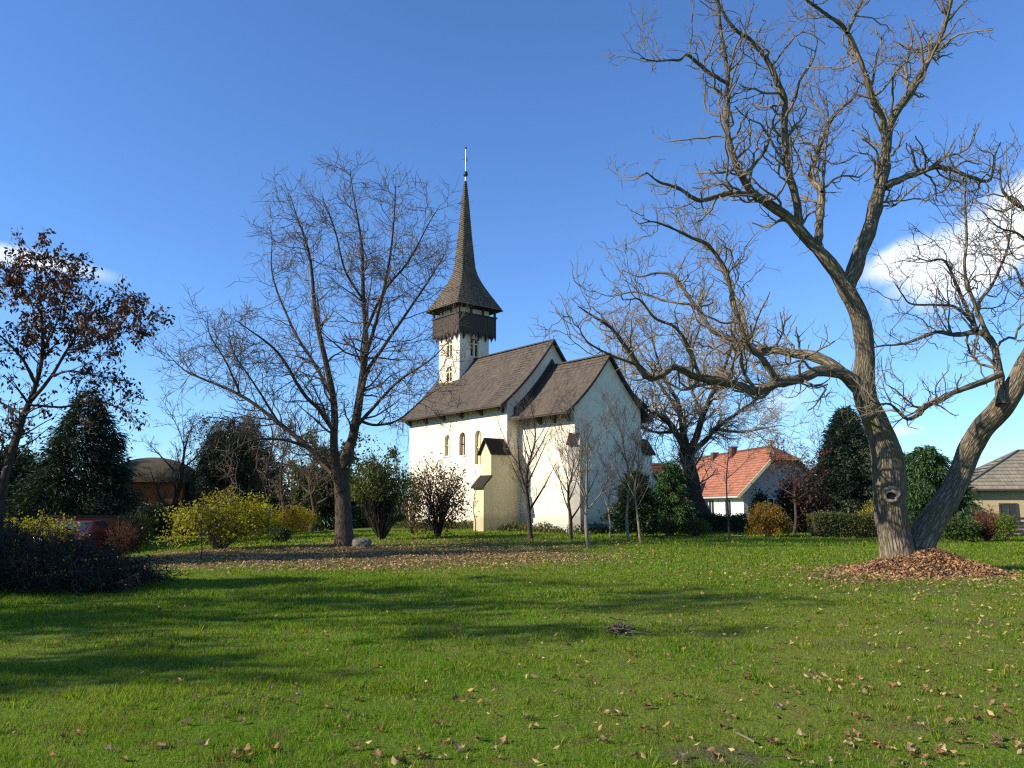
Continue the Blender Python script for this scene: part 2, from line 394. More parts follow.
def gabled_walls(b, hx, zr, ze, y0, y1, inset=.1, gables=(1, 1), arches=()):
    """wall shell with concave gable outline; arched niches are cut into the x=-hx wall: (y, w, z0, z1)"""
    q = np.linspace(1, 0, 9); half = [(hx * k, prof_z(k, zr, ze) - inset) for k in q]
    prof = half + [(-x, z) for x, z in half[::-1][1:]]
    for gi, y in enumerate((y0, y1)):
        if gables[gi]: b.poly([(hx, y, -.4)] + [(x, y, z) for x, z in prof] + [(-hx, y, -.4)])
    zt = prof[0][1]
    b.poly([(hx, y0, -.4), (hx, y1, -.4), (hx, y1, zt), (hx, y0, zt)])
    wall_with_arches(b, lambda s, z, d: (-hx + d, s, z), y0, y1, -.4, zt, arches)
def arch_outline(c, w, z0, z1, n=8):
    r = w / 2; pts = [(c - r, z0), (c + r, z0)]
    pts += [(c + r * math.cos(a), z1 - r + r * math.sin(a)) for a in np.linspace(0, math.pi, n + 1)]
    return pts
def wall_with_arches(b, f, s0, s1, z0, z1, arches, depth=.22):
    """wall in the plane f(s,z,0) with arched openings and reveals of the given depth"""
    cur = s0
    for c, w, a0, a1 in sorted(arches):
        l, r = c - w / 2, c + w / 2; rad = w / 2
        b.poly([f(cur, z0, 0), f(l, z0, 0), f(l, z1, 0), f(cur, z1, 0)])
        b.poly([f(l, z0, 0), f(r, z0, 0), f(r, a0, 0), f(l, a0, 0)])
        out = arch_outline(c, w, a0, a1); top = out[2:]
        for i in range(len(top) - 1):
            p, q = top[i], top[i + 1]; b.poly([f(p[0], p[1], 0), f(q[0], q[1], 0), f(q[0], z1, 0), f(p[0], z1, 0)])
        for i in range(len(out)):
            p, q = out[i], out[(i + 1) % len(out)]; b.poly([f(*p, 0), f(*q, 0), f(*q, depth), f(*p, depth)])
        cur = r
    b.poly([f(cur, z0, 0), f(s1, z0, 0), f(s1, z1, 0), f(cur, z1, 0)])
def build_church():
    hx, hn = CW / 2, NW / 2; zrc, zec, zrn, zen = zz(10.05), zz(7.2), zz(11.6), zz(7.85); y1, y2 = CL, CL + NL
    arches = [(y1 + 2.75, .62, zz(4.15), zz(6.15)), (y1 + 4.35, .62, zz(4.75), zz(6.15)), (y1 + 5.95, .58, zz(4.8), zz(6.1))]
    b = PB(); gabled_walls(b, hn, zrn, zen, y1, y2, arches=arches); b.build('nave_wall', MAT['plaster'], church)
    b = PB(); gabled_walls(b, hx, zrc, zec, 0, y1 - .01, gables=(1, 0)); b.build('chancel_wall', MAT['plaster'], church)
    for k, (c, w, a0, a1) in enumerate(arches):
        b = PB(); b.poly([(-hn + .2, s, z) for s, z in arch_outline(c, w + .1, a0 - .05, a1 + .05)])
        o = b.build('nave_window', MAT['sash'] if k == 1 else MAT['trim'], church)
        s = PB(); s.prism([(c - w * .62, a0 - .09), (c + w * .62, a0 - .09), (c + w * .62, a0), (c - w * .62, a0)], 'x', -hn - .05, -hn + .18); s.build('sill', MAT['plaster'], o)
        f = PB(); f.box(-hn + .13, -hn + .17, c - .02, c + .02, a0, a1); f.box(-hn + .131, -hn + .169, c - w / 2, c + w / 2, (a0 + a1) / 2 - .02, (a0 + a1) / 2 + .02)
        f.build('glazing_bar', MAT['old_wood'] if k == 1 else MAT['trim'], o)
    r = NB(); roof_shell(r, hn, zrn, zen, y1 - .22, y2 + .42, .68, 26); nr = r.build('nave_roof', MAT['shingle'], church)
    r = NB(); roof_shell(r, hx, zrc, zec, -.22, y1 - .04, .85, 21); cr = r.build('chancel_roof', MAT['shingle'], church)
    # flashing where the chancel roof runs into the nave gable
    b = PB()
    for sg in (-1, 1):
        q = np.linspace(0, 1.15, 9)
        lo = [(sg * k * hx, prof_z(k, zrc, zec) - .02) for k in q]; hi = [(x, z + .42) for x, z in lo]
        V = [(x, y1 - .06, z) for x, z in lo + hi[::-1]] ; n = len(V); V += [(x, y1 - .02, z) for x, z in lo + hi[::-1]]
        b.mesh(V, [tuple(range(n)), tuple(range(n, 2 * n))[::-1]] + [(i, (i + 1) % n, n + (i + 1) % n, n + i) for i in range(n)])
    b.build('roof_flashing', MAT['old_wood'], church)
    # bargeboards
    for hh, zr, ze, y, qm in ((hn, zrn, zen, y1 - .25, 1.19), (hx, zrc, zec, -.25, 1.32), (hn, zrn, zen, y2 + .45, 1.19)):
        b = PB()
        for sg in (-1, 1):
            q = np.linspace(0, qm, 10)
            for i in range(9):
                p = [(sg * q[j] * hh, prof_z(q[j], zr, ze) + d) for j, d in ((i, .03), (i + 1, .03), (i + 1, -.15), (i, -.15))]
                b.prism(p, 'y', y - .025, y + .025)
        b.build('bargeboard', MAT['old_wood'], church)
    for yy in [y1 + .35 + i * 1.98 for i in range(6)]:
        for sg in (-1, 1):
            b = PB(); b.prism([(sg * hn * .99, zen - .16), (sg * (hn + .48), zen - .55), (sg * (hn + .48), zen - .66), (sg * (hn + .08), zen - .88), (sg * hn * .99, zen - .88)], 'y', yy - .065, yy + .065)
            b.build('corbel', MAT['old_wood'], nr)
    for yy in (.35, 1.5, 2.65, 3.8):
        for sg in (-1, 1):
            b = PB(); b.prism([(sg * hx * .99, zec - .16), (sg * (hx + .60), zec - .62), (sg * (hx + .60), zec - .74), (sg * (hx + .1), zec - 1.05), (sg * hx * .99, zec - 1.05)], 'y', yy - .06, yy + .06)
            b.build('corbel', MAT['old_wood'], cr)
    # plinth
    b = PB(); b.box(-hx - .06, hx + .06, -.06, y1 - .12, -.4, .42); b.build('chancel_plinth', m_plain('plinth', (.42, .41, .37), .95, .3, 2), church)
    # --- two-stage buttresses: along -x (south) or +x (north)
    def buttress(sg, xw, ya, yb, lo, hi, z_lo, z_hi, zg, mat):
        b = PB(); x1 = sg * (xw + hi); x2 = sg * (xw + lo)
        b.prism([(sg * (xw - .3), -.4), (x2, -.4), (x2, z_lo), (x1, z_lo + .55), (x1, z_hi), (sg * (xw - .3), z_hi)], 'y', ya, yb)
        c = (ya + yb) / 2; b.prism([(ya, z_hi), (yb, z_hi), (c, zg - .06)], 'x', min(x1, sg * (xw - .1)), max(x1, sg * (xw - .1)))
        o = b.build('buttress', mat, church)
        e = .16; m = PB()
        for a, d in ((ya, -1), (yb, 1)):
            m.prism([(c, zg + .02), (c, zg - .07), (a + d * e * .99, z_hi - .20), (a + d * e, z_hi - .1)], 'x', min(x1 + sg * .16, sg * (xw - .02)), max(x1 + sg * .16, sg * (xw - .02)))
        m.build('coping', MAT['shingle'], o)
        m = PB(); m.prism([(x2 + sg * .14, z_lo - .1), (x2 + sg * .14, z_lo - .0), (x1 - sg * .02, z_lo + .66), (x1 - sg * .02, z_lo + .54)], 'y', ya - .09, yb + .09)
        m.build('coping', MAT['shingle'], o)
    buttress(-1, hn, y1 - .16, y1 + .76, 1.75, 1.25, zz(2.75), zz(4.7), zz(5.45), MAT['cream'])
    b = PB(); b.box(-hn - .2, -hx + .02, y1 - .13, y1 - .02, -.4, zz(4.9)); b.build('buttress_return', MAT['cream'], church)
    buttress(1, hx, .0 - .04, .86, 1.55, .85, zz(2.9), zz(4.75), zz(5.5), MAT['plaster'])
    # diagonal buttress at the chancel's sunny corner
    d = np.array([-1, -1]) / math.sqrt(2); t = np.array([d[1], -d[0]]); c0 = np.array([-hx, 0.])
    def dp(a, w, z): p = c0 + d * a + t * w; return (p[0], p[1], z)
    b = PB(); prof = [(-.2, -.4), (.95, -.4), (.95, zz(2.9)), (.62, zz(3.2)), (.62, zz(4.88)), (-.2, zz(5.5))]; n = len(prof)
    b.mesh([dp(a, -.26, z) for a, z in prof] + [dp(a, .36, z) for a, z in prof], [tuple(range(n)), tuple(range(n, 2 * n))] + [(i, (i + 1) % n, n + (i + 1) % n, n + i) for i in range(n)])
    o = b.build('buttress', MAT['plaster'], church)
    b = PB(); prof = [(.70, zz(4.82)), (.70, zz(4.87)), (-.12, zz(5.53)), (-.12, zz(5.46))]
    b.mesh([dp(a, -.22 + .12 * (a > .3), z) for a, z in prof] + [dp(a, .30 + .12 * (a > .3), z) for a, z in prof], [(0, 1, 2, 3), (4, 5, 6, 7)] + [(i, (i + 1) % 4, 4 + (i + 1) % 4, 4 + i) for i in range(4)])
    b.build('coping', MAT['shingle'], o)
    # --- tower
    ty = CL + 9.08; s = 1.225; zg0, zg1, zev = zz(13.25), zz(14.52), zz(15.15)
    f_s = lambda a, z, d: (-s + d, ty + a, z); f_n = lambda a, z, d: (s - d, ty + a, z)
    f_e = lambda a, z, d: (a, ty - s + d, z); f_w = lambda a, z, d: (a, ty + s - d, z)
    b = PB(); tw = []
    for f in (f_s, f_n, f_e, f_w):
        lst = [(0., .74, zz(11.75), zz(13.0))] + ([(0., .74, zz(10.05), zz(11.1))] if f in (f_s, f_w, f_n) else [])
        # two bands of wall so both storeys' openings are cut
        if len(lst) == 2:
            wall_with_arches(b, f, -s, s, zz(6.), zz(11.4), [lst[1]]); wall_with_arches(b, f, -s, s, zz(11.4), zev, [lst[0]])
        else: wall_with_arches(b, f, -s, s, zz(6.), zev, lst)
        tw += [(f, a) for a in lst]
    b.build('tower_wall', MAT['plaster'], church)
    for f, (c, w, a0, a1) in tw:
        b = PB(); b.poly([f(x, z, .2) for x, z in arch_outline(c, w + .06, a0 - .03, a1 + .03)]); o = b.build('tower_window', MAT['dim'], church)
        m = PB()
        def bx(x0, x1, z0, z1, d0, d1):
            V = [f(x, z, d) for d in (d0, d1) for x, z in ((x0, z0), (x1, z0), (x1, z1), (x0, z1))]
            m.mesh(V, [(0, 1, 2, 3), (7, 6, 5, 4), (0, 4, 5, 1), (1, 5, 6, 2), (2, 6, 7, 3), (3, 7, 4, 0)])
        bx(-.06, .06, a0, a1 - .1, .03, .15); bx(-w / 2 - .1, w / 2 + .1, a0 - .1, a0, -.06, .1)
        bx(-w / 2, -w / 2 + .07, a0 + .001, a1 - .35, .02, .14); bx(w / 2 - .07, w / 2, a0 + .001, a1 - .35, .02, .14)
        bx(-w / 2 + .01, w / 2 - .01, a1 - .42, a1 - .34, .025, .16)
        m.build('window_frame', MAT['trim'], o)
    # gallery: board parapet with a toothed lower edge, posts, plate
    k = 1.58; gal = PB(); fr = np.random.default_rng(3)
    for ax in range(4):
        n = 21; wdt = 2 * k / n
        for i in range(n):
            x0 = -k + i * wdt + .006; x1 = x0 + wdt - .012; zt = zg1 + .0; drop = fr.uniform(-.05, .16) + (.16 if i % 3 == 0 else 0); zb = zg0 - drop
            pr = [(x0, zt), (x1, zt), (x1, zb + .14), ((x0 + x1) / 2, zb - .06), (x0, zb + .14)]
            th = .035; off = fr.uniform(0, .015)
            V = [(p, -k - off, z) for p, z in pr] + [(p, -k - off + th, z) for p, z in pr]
            rot = [lambda p: p, lambda p: (-p[1], p[0], p[2]), lambda p: (-p[0], -p[1], p[2]), lambda p: (p[1], -p[0], p[2])][ax]
            V = [rot(p) for p in V]; V = [(p[0], p[1] + ty, p[2]) for p in V]
            gal.mesh(V, [tuple(range(5)), tuple(range(5, 10))[::-1]] + [(j, (j + 1) % 5, 5 + (j + 1) % 5, 5 + j) for j in range(5)])
    g = gal.build('gallery', MAT['board'], church)
    b = PB()
    for sx in (-1, 1):
        b.box(-k - .06, k + .06, ty + sx * (k + .02) - .06, ty + sx * (k + .02) + .06, zg1, zg1 + .1)
        b.box(sx * (k + .02) - .06, sx * (k + .02) + .06, ty - k + .05, ty + k - .05, zg1 - .002, zg1 + .098)
    b.box(-k + .04, k - .04, ty - k + .04, ty + k - .04, zg0 + .28, zg0 + .36)
    b.build('gallery_rail', MAT['old_wood'], g)
    for sx in (-1, -.33, .33, 1):
        for sy in (-1, -.33, .33, 1):
            if max(abs(sx), abs(sy)) < 1: continue
            b = PB(); px, py = sx * (k - .07), ty + sy * (k - .07); b.box(px - .065, px + .065, py - .065, py + .065, zg0 + .3, zev + .12); b.build('gallery_post', MAT['old_wood'], g)
    for sx in (-.75, -.25, .25, .75):
        for a in range(4):
            b = PB(); rot = [(lambda x, y: (x, y)), (lambda x, y: (-y, x)), (lambda x, y: (-x, -y)), (lambda x, y: (y, -x))][a]
            V = []
            for w in (-.06, .06):
                for d, z in ((s - .02, zg0 + .30), (k - .08, zg0 + .30), (k - .08, zg0 + .12), (s - .02, zg0 - .42)):
                    x, y = rot(sx * s + w, -d); V.append((x, y + ty, z))
            b.mesh(V, [(0, 1, 2, 3), (7, 6, 5, 4), (0, 4, 5, 1), (1, 5, 6, 2), (2, 6, 7, 3), (3, 7, 4, 0)]); b.build('gallery_bracket', MAT['old_wood'], g)
    # spire: bell-cast pyramid running into a needle, in stepped shingle courses
    pz = np.array([15.08, 15.5, 16.25, 16.75, 17.25, 17.7, 18.2, 20.2, 22.7, 24.4, 24.75]); pk = np.array([1.96, 1.73, 1.32, 1.06, .84, .68, .565, .405, .225, .09, .05])
    zs = np.arange(15.08, 24.75, .155); b = NB()
    def ring(kk, z):
        ch = .05 + .16 * np.clip((z - 16.5) / 4, 0, 1); c = kk * (1 - ch)
        return np.array([(c, -kk, z), (kk, -c, z), (kk, c, z), (c, kk, z), (-c, kk, z), (-kk, c, z), (-kk, -c, z), (-c, -kk, z)]) + [0, ty, -CZ]
    for i in range(len(zs) - 1):
        za, zb = zs[i], zs[i + 1]; ka, kb = np.interp((za, zb), pz, pk)
        V = np.concatenate([ring(ka + .028, za), ring(kb, zb), ring(ka - .01, za)]); j = np.arange(8); j1 = (j + 1) % 8
        F = np.concatenate([np.stack([j, j1, 8 + j1, 8 + j], -1), np.stack([16 + j, 16 + j1, j1, j], -1)])
        Lh = np.linalg.norm(V[j1] - V[j], axis=1); r0 = i * .16
        uv = np.zeros((16, 4, 2)); uv[:8, 1, 0] = Lh; uv[:8, 2, 0] = Lh; uv[:8, :, 0] += j[:, None] * 3.3 + i * .37; uv[:8, :2, 1] = r0; uv[:8, 2:, 1] = r0 + .155
        b.add(V, F, uv)
    e = ring(1.94, 15.06); b.add(e, [[0, 1, 2, 3, 4, 5, 6, 7]], np.zeros((8, 2))); b.add(ring(.055, 24.75), [[0, 1, 2, 3, 4, 5, 6, 7]])
    sp = b.build('spire', MAT['spire_shingle'], church)
    b = PB(); b.lathe([(.05, zz(24.7)), (.035, zz(25.2)), (.03, zz(27.15)), (.01, zz(27.25))], 8, (0, ty, 0)); b.build('finial_rod', MAT['metal'], church)
    b = PB(); b.lathe([(.02, zz(25.0)), (.12, zz(25.05)), (.18, zz(25.17)), (.18, zz(25.27)), (.12, zz(25.39)), (.02, zz(25.44))], 14, (0, ty, 0)); b.build('finial_ball', m_plain('ball_metal', (.05, .055, .05), .5, .2, 3, .3), church, True)
    b = PB(); pts = []
    for i in range(16): a = i * math.pi / 8; r_ = .3 if i % 2 == 0 else .11; pts.append((r_ * math.cos(a) * .8, zz(26.35) + r_ * math.sin(a)))
    V = [(x * .79, ty + x * -.62 - .02, z) for x, z in pts] + [(x * .79, ty + x * -.62 + .02, z) for x, z in pts]
    b.mesh(V, [tuple(range(16)), tuple(range(16, 32))[::-1]] + [(i, (i + 1) % 16, 16 + (i + 1) % 16, 16 + i) for i in range(16)]); b.build('finial_star', MAT['metal'], church)
    b = PB(); b.lathe([(.01, zz(27.1)), (.075, zz(27.15)), (.075, zz(27.24)), (.01, zz(27.3))], 8, (0, ty, 0)); b.build('finial_knob', MAT['old_wood'], church)
build_church()

# ---------------------------------------------------------------- branch growth (vectorised)
def unit(v): return v / np.maximum(np.linalg.norm(v, axis=-1, keepdims=True), 1e-9)
def tubes(b, pts, rad, sides, vs=1., mi=0):
    """pts (n,k,3), rad (n,k): n tapered tubes with uv (u around in metres, v along)"""
    n, k, _ = pts.shape
    if n == 0: return
    T = np.empty_like(pts); T[:, 1:-1] = pts[:, 2:] - pts[:, :-2]; T[:, 0] = pts[:, 1] - pts[:, 0]; T[:, -1] = pts[:, -1] - pts[:, -2]; T = unit(T)
    A = unit(pts[:, -1] - pts[:, 0]); ref = np.where(np.abs(A[:, 2:3]) > .7, np.array([[1., .2, 0]]), np.array([[0, .1, 1.]]))
    ref = np.repeat(ref[:, None], k, 1); N = unit(np.cross(T, ref)); B = np.cross(T, N)
    a = np.arange(sides) / sides * 2 * np.pi
    V = pts[:, :, None] + rad[:, :, None, None] * (np.cos(a)[None, None, :, None] * N[:, :, None] + np.sin(a)[None, None, :, None] * B[:, :, None])
    ln = np.concatenate([np.zeros((n, 1)), np.cumsum(np.linalg.norm(np.diff(pts, axis=1), axis=2), 1)], 1)
    i = np.arange(n)[:, None, None] * (k * sides); r = np.arange(k - 1)[None, :, None] * sides; s = np.arange(sides)[None, None]; s1 = (s + 1) % sides
    F = np.stack([i + r + s, i + r + s1, i + r + sides + s1, i + r + sides + s], -1).reshape(-1, 4)
    circ = rad[:, :1] * 2 * np.pi
    u0 = (s / sides) * np.ones((n, k - 1, 1)) * circ[:, :, None]; u1 = ((s + 1) / sides) * np.ones((n, k - 1, 1)) * circ[:, :, None]
    v0 = np.repeat(ln[:, :-1, None], sides, 2); v1 = np.repeat(ln[:, 1:, None], sides, 2)
    uv = np.stack([np.stack([u0, v0], -1), np.stack([u1, v0], -1), np.stack([u1, v1], -1), np.stack([u0, v1], -1)], 3)
    b.add(V, F, uv, mi)
def resample(path, rad, k, gnarl=0., rg=None):
    """Catmull-Rom through path, k points, small gnarled offsets"""
    p = np.asarray(path, float); r = np.asarray(rad, float); n = len(p)
    q = np.concatenate([[2 * p[0] - p[1]], p, [2 * p[-1] - p[-2]]])
    d = np.concatenate([[0], np.cumsum(np.linalg.norm(np.diff(p, axis=0), axis=1))]); t = np.linspace(0, d[-1], k)
    j = np.clip(np.searchsorted(d, t, side='right') - 1, 0, n - 2); f = ((t - d[j]) / (d[j + 1] - d[j]))[:, None]
    a, b_, c, e = q[j], q[j + 1], q[j + 2], q[j + 3]
    o = .5 * (2 * b_ + (c - a) * f + (2 * a - 5 * b_ + 4 * c - e) * f ** 2 + (-a + 3 * b_ - 3 * c + e) * f ** 3)
    rr = np.interp(t, d, r)
    if gnarl and rg is not None:
        w = rg.normal(0, 1, (k, 3)); w = (w + np.roll(w, 1, 0)) * .5; w[0] = 0; w[1] *= .4
        o = o + w * gnarl * rr[:, None]
    return o, rr
def spawn(pts, rad, count, rg, u=(.2, 1.), ang=(50, 14), L=(.5, 1.2), taper_u=.5, rr=.5, rmin=.006, rmax=1., k=6, wander=.25, up=.08, tip=.35, curl=0.):
    """children for a set of branches: count = children per branch (array or int)"""
    n, kk, _ = pts.shape
    cnt = np.broadcast_to(np.asarray(count), (n,)).astype(int); idx = np.repeat(np.arange(n), cnt); m = len(idx)
    if m == 0: return np.zeros((0, k, 3)), np.zeros((0, k))
    uu = rg.uniform(u[0], u[1], m); x = uu * (kk - 1); i = np.minimum(x.astype(int), kk - 2); f = (x - i)[:, None]
    p = pts[idx, i] * (1 - f) + pts[idx, i + 1] * f; T = unit(pts[idx, i + 1] - pts[idx, i]); r = rad[idx, i] * (1 - f[:, 0]) + rad[idx, i + 1] * f[:, 0]
    rnd = rg.normal(0, 1, (m, 3)); perp = unit(rnd - (rnd * T).sum(1, keepdims=True) * T)
    a = np.radians(rg.normal(ang[0], ang[1], m))[:, None]; d = np.cos(a) * T + np.sin(a) * perp
    ln = rg.uniform(L[0], L[1], m) * (1 - taper_u * uu)
    r0 = np.clip(r * rr * rg.uniform(.75, 1.1, m), rmin, rmax)
    out = np.empty((m, k, 3)); out[:, 0] = p; st = ln / (k - 1)
    ax = unit(rg.normal(0, 1, (m, 3)))
    for s in range(1, k):
        d = unit(d + rg.normal(0, wander, (m, 3)) + np.array([0, 0, up]) + curl * np.cross(ax, d)); p = p + d * st[:, None]; out[:, s] = p
    return out, r0[:, None] * np.linspace(1, tip, k)[None]
def npb(pts, per_m, lo=1):
    ln = np.linalg.norm(np.diff(pts, axis=1), axis=2).sum(1); f = ln * per_m
    return np.maximum(lo, np.floor(f + rng.uniform(0, 1, len(ln)))).astype(int)
def leaves(b, c, L, w, rg, dirs=None, blend=1., droop=0., fold=.25, mi=0):
    """diamond leaf faces (folded along the midrib) at points c"""
    m = len(c)
    if m == 0: return
    d = rg.normal(0, 1, (m, 3)); d = unit(d)
    if dirs is not None: d = unit(d * blend + dirs)
    d[:, 2] -= droop; d = unit(d)
    nrm = rg.normal(0, 1, (m, 3)); s = unit(np.cross(d, nrm)); nn = np.cross(s, d)
    ln = (L * rg.uniform(.6, 1.25, m))[:, None]; hw = ln * w * .5
    V = np.stack([c, c + d * ln * .45 + s * hw + nn * ln * fold * .3, c + d * ln, c + d * ln * .45 - s * hw + nn * ln * fold * .3], 1)
    i = np.arange(m)[:, None] * 4; b.add(V, (i + np.array([[0, 1, 2], [0, 2, 3]]).reshape(1, 6)).reshape(-1, 3), None, mi)

TW = {'grey': m_twig('grey_twig', (.11, .085, .058), (.22, .172, .115)), 'brown': m_twig('brown_twig', (.085, .06, .042), (.16, .12, .085)), 'dark': m_twig('dark_twig', (.022, .017, .012), (.05, .037, .027)),
      'pale': m_twig('pale_twig', (.22, .17, .11), (.36, .29, .20)), 'red': m_twig('red_twig', (.10, .035, .022), (.17, .07, .04))}
BK = {'walnut': m_bark('walnut_bark', (.03, .023, .016), (.27, .215, .145), moss=(.12, .10, .04), su=1., sv=1.6, depth=.06), 'brown': m_bark('brown_bark', (.025, .019, .014), (.115, .086, .06), su=1.6, sv=1.4),
      'dark': m_bark('dark_bark', (.02, .016, .012), (.09, .068, .05), su=1.5, sv=1.4), 'pale': m_bark('pale_bark', (.12, .095, .065), (.36, .29, .2), su=3, sv=2)}
def px_path(pl, d0, d1=None):
    d1 = d0 if d1 is None else d1; n = len(pl)
    return [P(x, y, d0 + (d1 - d0) * i / max(1, n - 1)) for i, (x, y) in enumerate(pl)]
def limb_set(limbs, rg, k=26, gnarl=.18):
    o = [resample(p, r, k, gnarl, rg) for p, r in limbs]; return np.stack([a for a, _ in o]), np.stack([c for _, c in o])
def tree(name, base, limbs, levels, bark, twig, label, seed, sides=10, k=26, gnarl=.18, group=None, cat='tree', extra=None, leaf=None):
    rg = np.random.default_rng(seed); base = np.asarray(base, float)
    root = empty(name, tuple(base), label=label, cat=cat, group=group)
    P0, R0 = limb_set(limbs, rg, k, gnarl)
    t = NB(); tubes(t, P0 - base, R0, sides); t.build('trunk', bark, root, True)
    c = NB(); sets = [(P0, R0)]
    for li, (src, per, kw, sd) in enumerate(levels):
        pp = np.concatenate([sets[s][0] for s in src]) if len({sets[s][0].shape[1] for s in src}) == 1 else sets[src[0]][0]
        rr = np.concatenate([sets[s][1] for s in src]) if len({sets[s][0].shape[1] for s in src}) == 1 else sets[src[0]][1]
        q = spawn(pp, rr, npb(pp, per, 0), rg, **kw); sets.append(q); tubes(c, q[0] - base, q[1], sd)
    c.build('crown', twig, root, True)
    if leaf:
        lb = NB(); pp, rr = sets[leaf['src']]; n = len(pp); m = leaf['n']; i = rg.integers(0, n, m); f = rg.uniform(.2, 1, m) * (pp.shape[1] - 1); j = np.minimum(f.astype(int), pp.shape[1] - 2)
        c0 = pp[i, j] + (pp[i, j + 1] - pp[i, j]) * (f - j)[:, None] + rg.normal(0, leaf.get('sp', .05), (m, 3))
        if 'keep' in leaf: c0 = c0[leaf['keep'](c0, rg)]
        leaves(lb, c0 - base, leaf['L'], leaf['w'], rg, droop=leaf.get('droop', .3)); lb.build('foliage', leaf['mat'], root)
    if extra: extra(root, base, rg)
    return root

# ---------------------------------------------------------------- the big walnut on the lawn
WD = 20.3
def walnut():
    base = G(912, 566); base = np.array([P(905, 555, WD)[0] + .12, WD, float(gz(10.1, WD))])
    low = lambda px, py, d: P(px, py, d)
    L = []
    def limb(pl, d0, d1, rad): L.append((px_path(pl, d0, d1), rad))
    # left trunk up to the fork
    limb([(902, 580), (897, 548), (893.5, 530), (890, 508), (890, 490), (888.5, 468), (886, 450), (879, 431), (872, 414), (865, 396), (863.5, 376), (865, 354), (860, 318), (845, 287)], WD, WD, [.58, .42, .385, .385, .41, .405, .385, .335, .30, .295, .27, .245, .235, .215])
    limb([(846, 289), (833, 268), (820, 253), (805, 236), (789, 219), (770, 205), (753, 193), (743, 178), (734, 161), (727, 125), (728, 78), (721, 31), (716, -15), (705, -50)], WD, WD - 1.7, [.20, .18, .165, .145, .13, .12, .105, .095, .085, .07, .055, .045, .032, .015])
    limb([(847, 289), (859.5, 255), (870, 224), (880, 187.5), (885.5, 151), (891, 122), (909, 94), (927, 62.5), (943, 31), (951, 0), (960, -40)], WD, WD + 1.5, [.215, .20, .18, .165, .14, .12, .11, .09, .075, .055, .02])
    limb([(885, 140), (883, 120), (872.5, 99), (865, 73), (846, 31), (820, 10), (807, 0), (790, -22)], WD + .6, WD - 1.2, [.10, .09, .08, .07, .06, .045, .035, .015])
    limb([(847, 33), (855, 15), (862, 0), (870, -22)], WD - .7, WD - .2, [.05, .045, .035, .02])
    limb([(884, 188), (898, 180), (914, 174.5), (930, 168), (945, 168), (958, 172), (971, 177), (983, 181), (990, 180), (994, 168), (995, 156), (1001, 142)], WD + .4, WD + 2.2, [.10, .095, .085, .075, .068, .06, .055, .048, .042, .034, .025, .012])
    limb([(818, 252), (819, 230), (821, 208), (822, 192), (816, 183), (810, 178), (815, 161), (831, 120), (852, 99), (860, 84)], WD - .2, WD + 1.6, [.12, .11, .10, .10, .085, .075, .06, .05, .035, .015])
    limb([(822, 192), (824, 168), (825, 151), (828, 120), (826, 95)], WD + .1, WD + .8, [.05, .045, .04, .03, .012])
    limb([(799, 231), (797, 203), (789, 172), (784, 130), (784, 99), (771, 68), (753, 42), (734.5, 29), (719, 5), (712, -20)], WD - .4, WD - 2.2, [.11, .10, .095, .085, .085, .07, .055, .045, .035, .015])
    limb([(754, 194), (727, 194), (714, 197), (700.6, 200.5), (690, 196), (682, 190), (670, 185), (659, 182), (646, 172)], WD - .7, WD - 2.4, [.075, .07, .064, .058, .05, .042, .036, .028, .012])
    limb([(727, 83), (706, 70), (687.6, 55), (680, 60), (672, 60), (656, 61), (640, 58)], WD - 1.2, WD - 2.5, [.05, .045, .038, .032, .028, .02, .01])
    limb([(784, 120), (795, 98), (800, 80), (812, 62), (818, 40)], WD - 1.3, WD - 2.5, [.045, .04, .032, .024, .01])
    limb([(909, 94), (906, 66), (912, 40), (905, 15)], WD + .9, WD + 2.5, [.05, .042, .03, .012])
    limb([(743, 178), (765, 150), (772, 128), (790, 112)], WD - 1, WD + .4, [.05, .042, .03, .012])
    # low left limbs
    limb([(866, 396), (850, 380), (836, 371), (820, 371), (805, 377), (794, 381), (778, 382.5), (757.6, 392), (740, 386), (717.5, 381.7), (694.6, 376), (674.5, 367), (664, 373), (652, 379), (644, 376), (637, 363), (623, 343), (609, 326), (594, 317), (578, 306)], WD, WD - 2.6, [.22, .19, .165, .15, .13, .125, .12, .11, .105, .095, .088, .08, .075, .07, .065, .058, .048, .038, .026, .012])
    limb([(846, 377), (831, 364), (818, 358), (805, 356), (784, 351), (770, 350), (757, 351.5), (735, 341), (712, 330), (698, 310), (685, 292), (672, 275), (655, 273), (640, 277), (622, 270)], WD - .1, WD + 2.4, [.15, .14, .13, .12, .11, .105, .10, .085, .07, .06, .05, .04, .032, .022, .01])
    limb([(778, 382), (770, 370), (760, 356), (748, 345), (738, 318), (725, 270), (708, 245), (692, 238), (680, 232), (655, 222), (638, 224)], WD - .9, WD - 2.9, [.09, .08, .07, .065, .056, .048, .042, .036, .03, .022, .01])
    limb([(748, 345), (742, 310), (732, 292), (722, 270), (716, 255), (700, 240), (690, 215)], WD + .6, WD + 3., [.055, .048, .042, .036, .03, .022, .01])
    limb([(700, 378), (690, 350), (676, 328), (655, 318), (640, 300), (628, 300)], WD - 1.6, WD - 3.6, [.05, .044, .038, .03, .022, .01])
    limb([(694, 305), (662, 300), (636, 292), (610, 296), (592, 290)], WD + 1.6, WD + 3.4, [.04, .034, .028, .02, .01])
    limb([(640, 366), (618, 358), (600, 350), (586, 340), (576, 322)], WD - 2., WD - 3.2, [.035, .03, .025, .018, .009])
    limb([(757, 392), (744, 372), (740, 350), (730, 330)], WD - 1., WD - 1.8, [.05, .042, .03, .012])
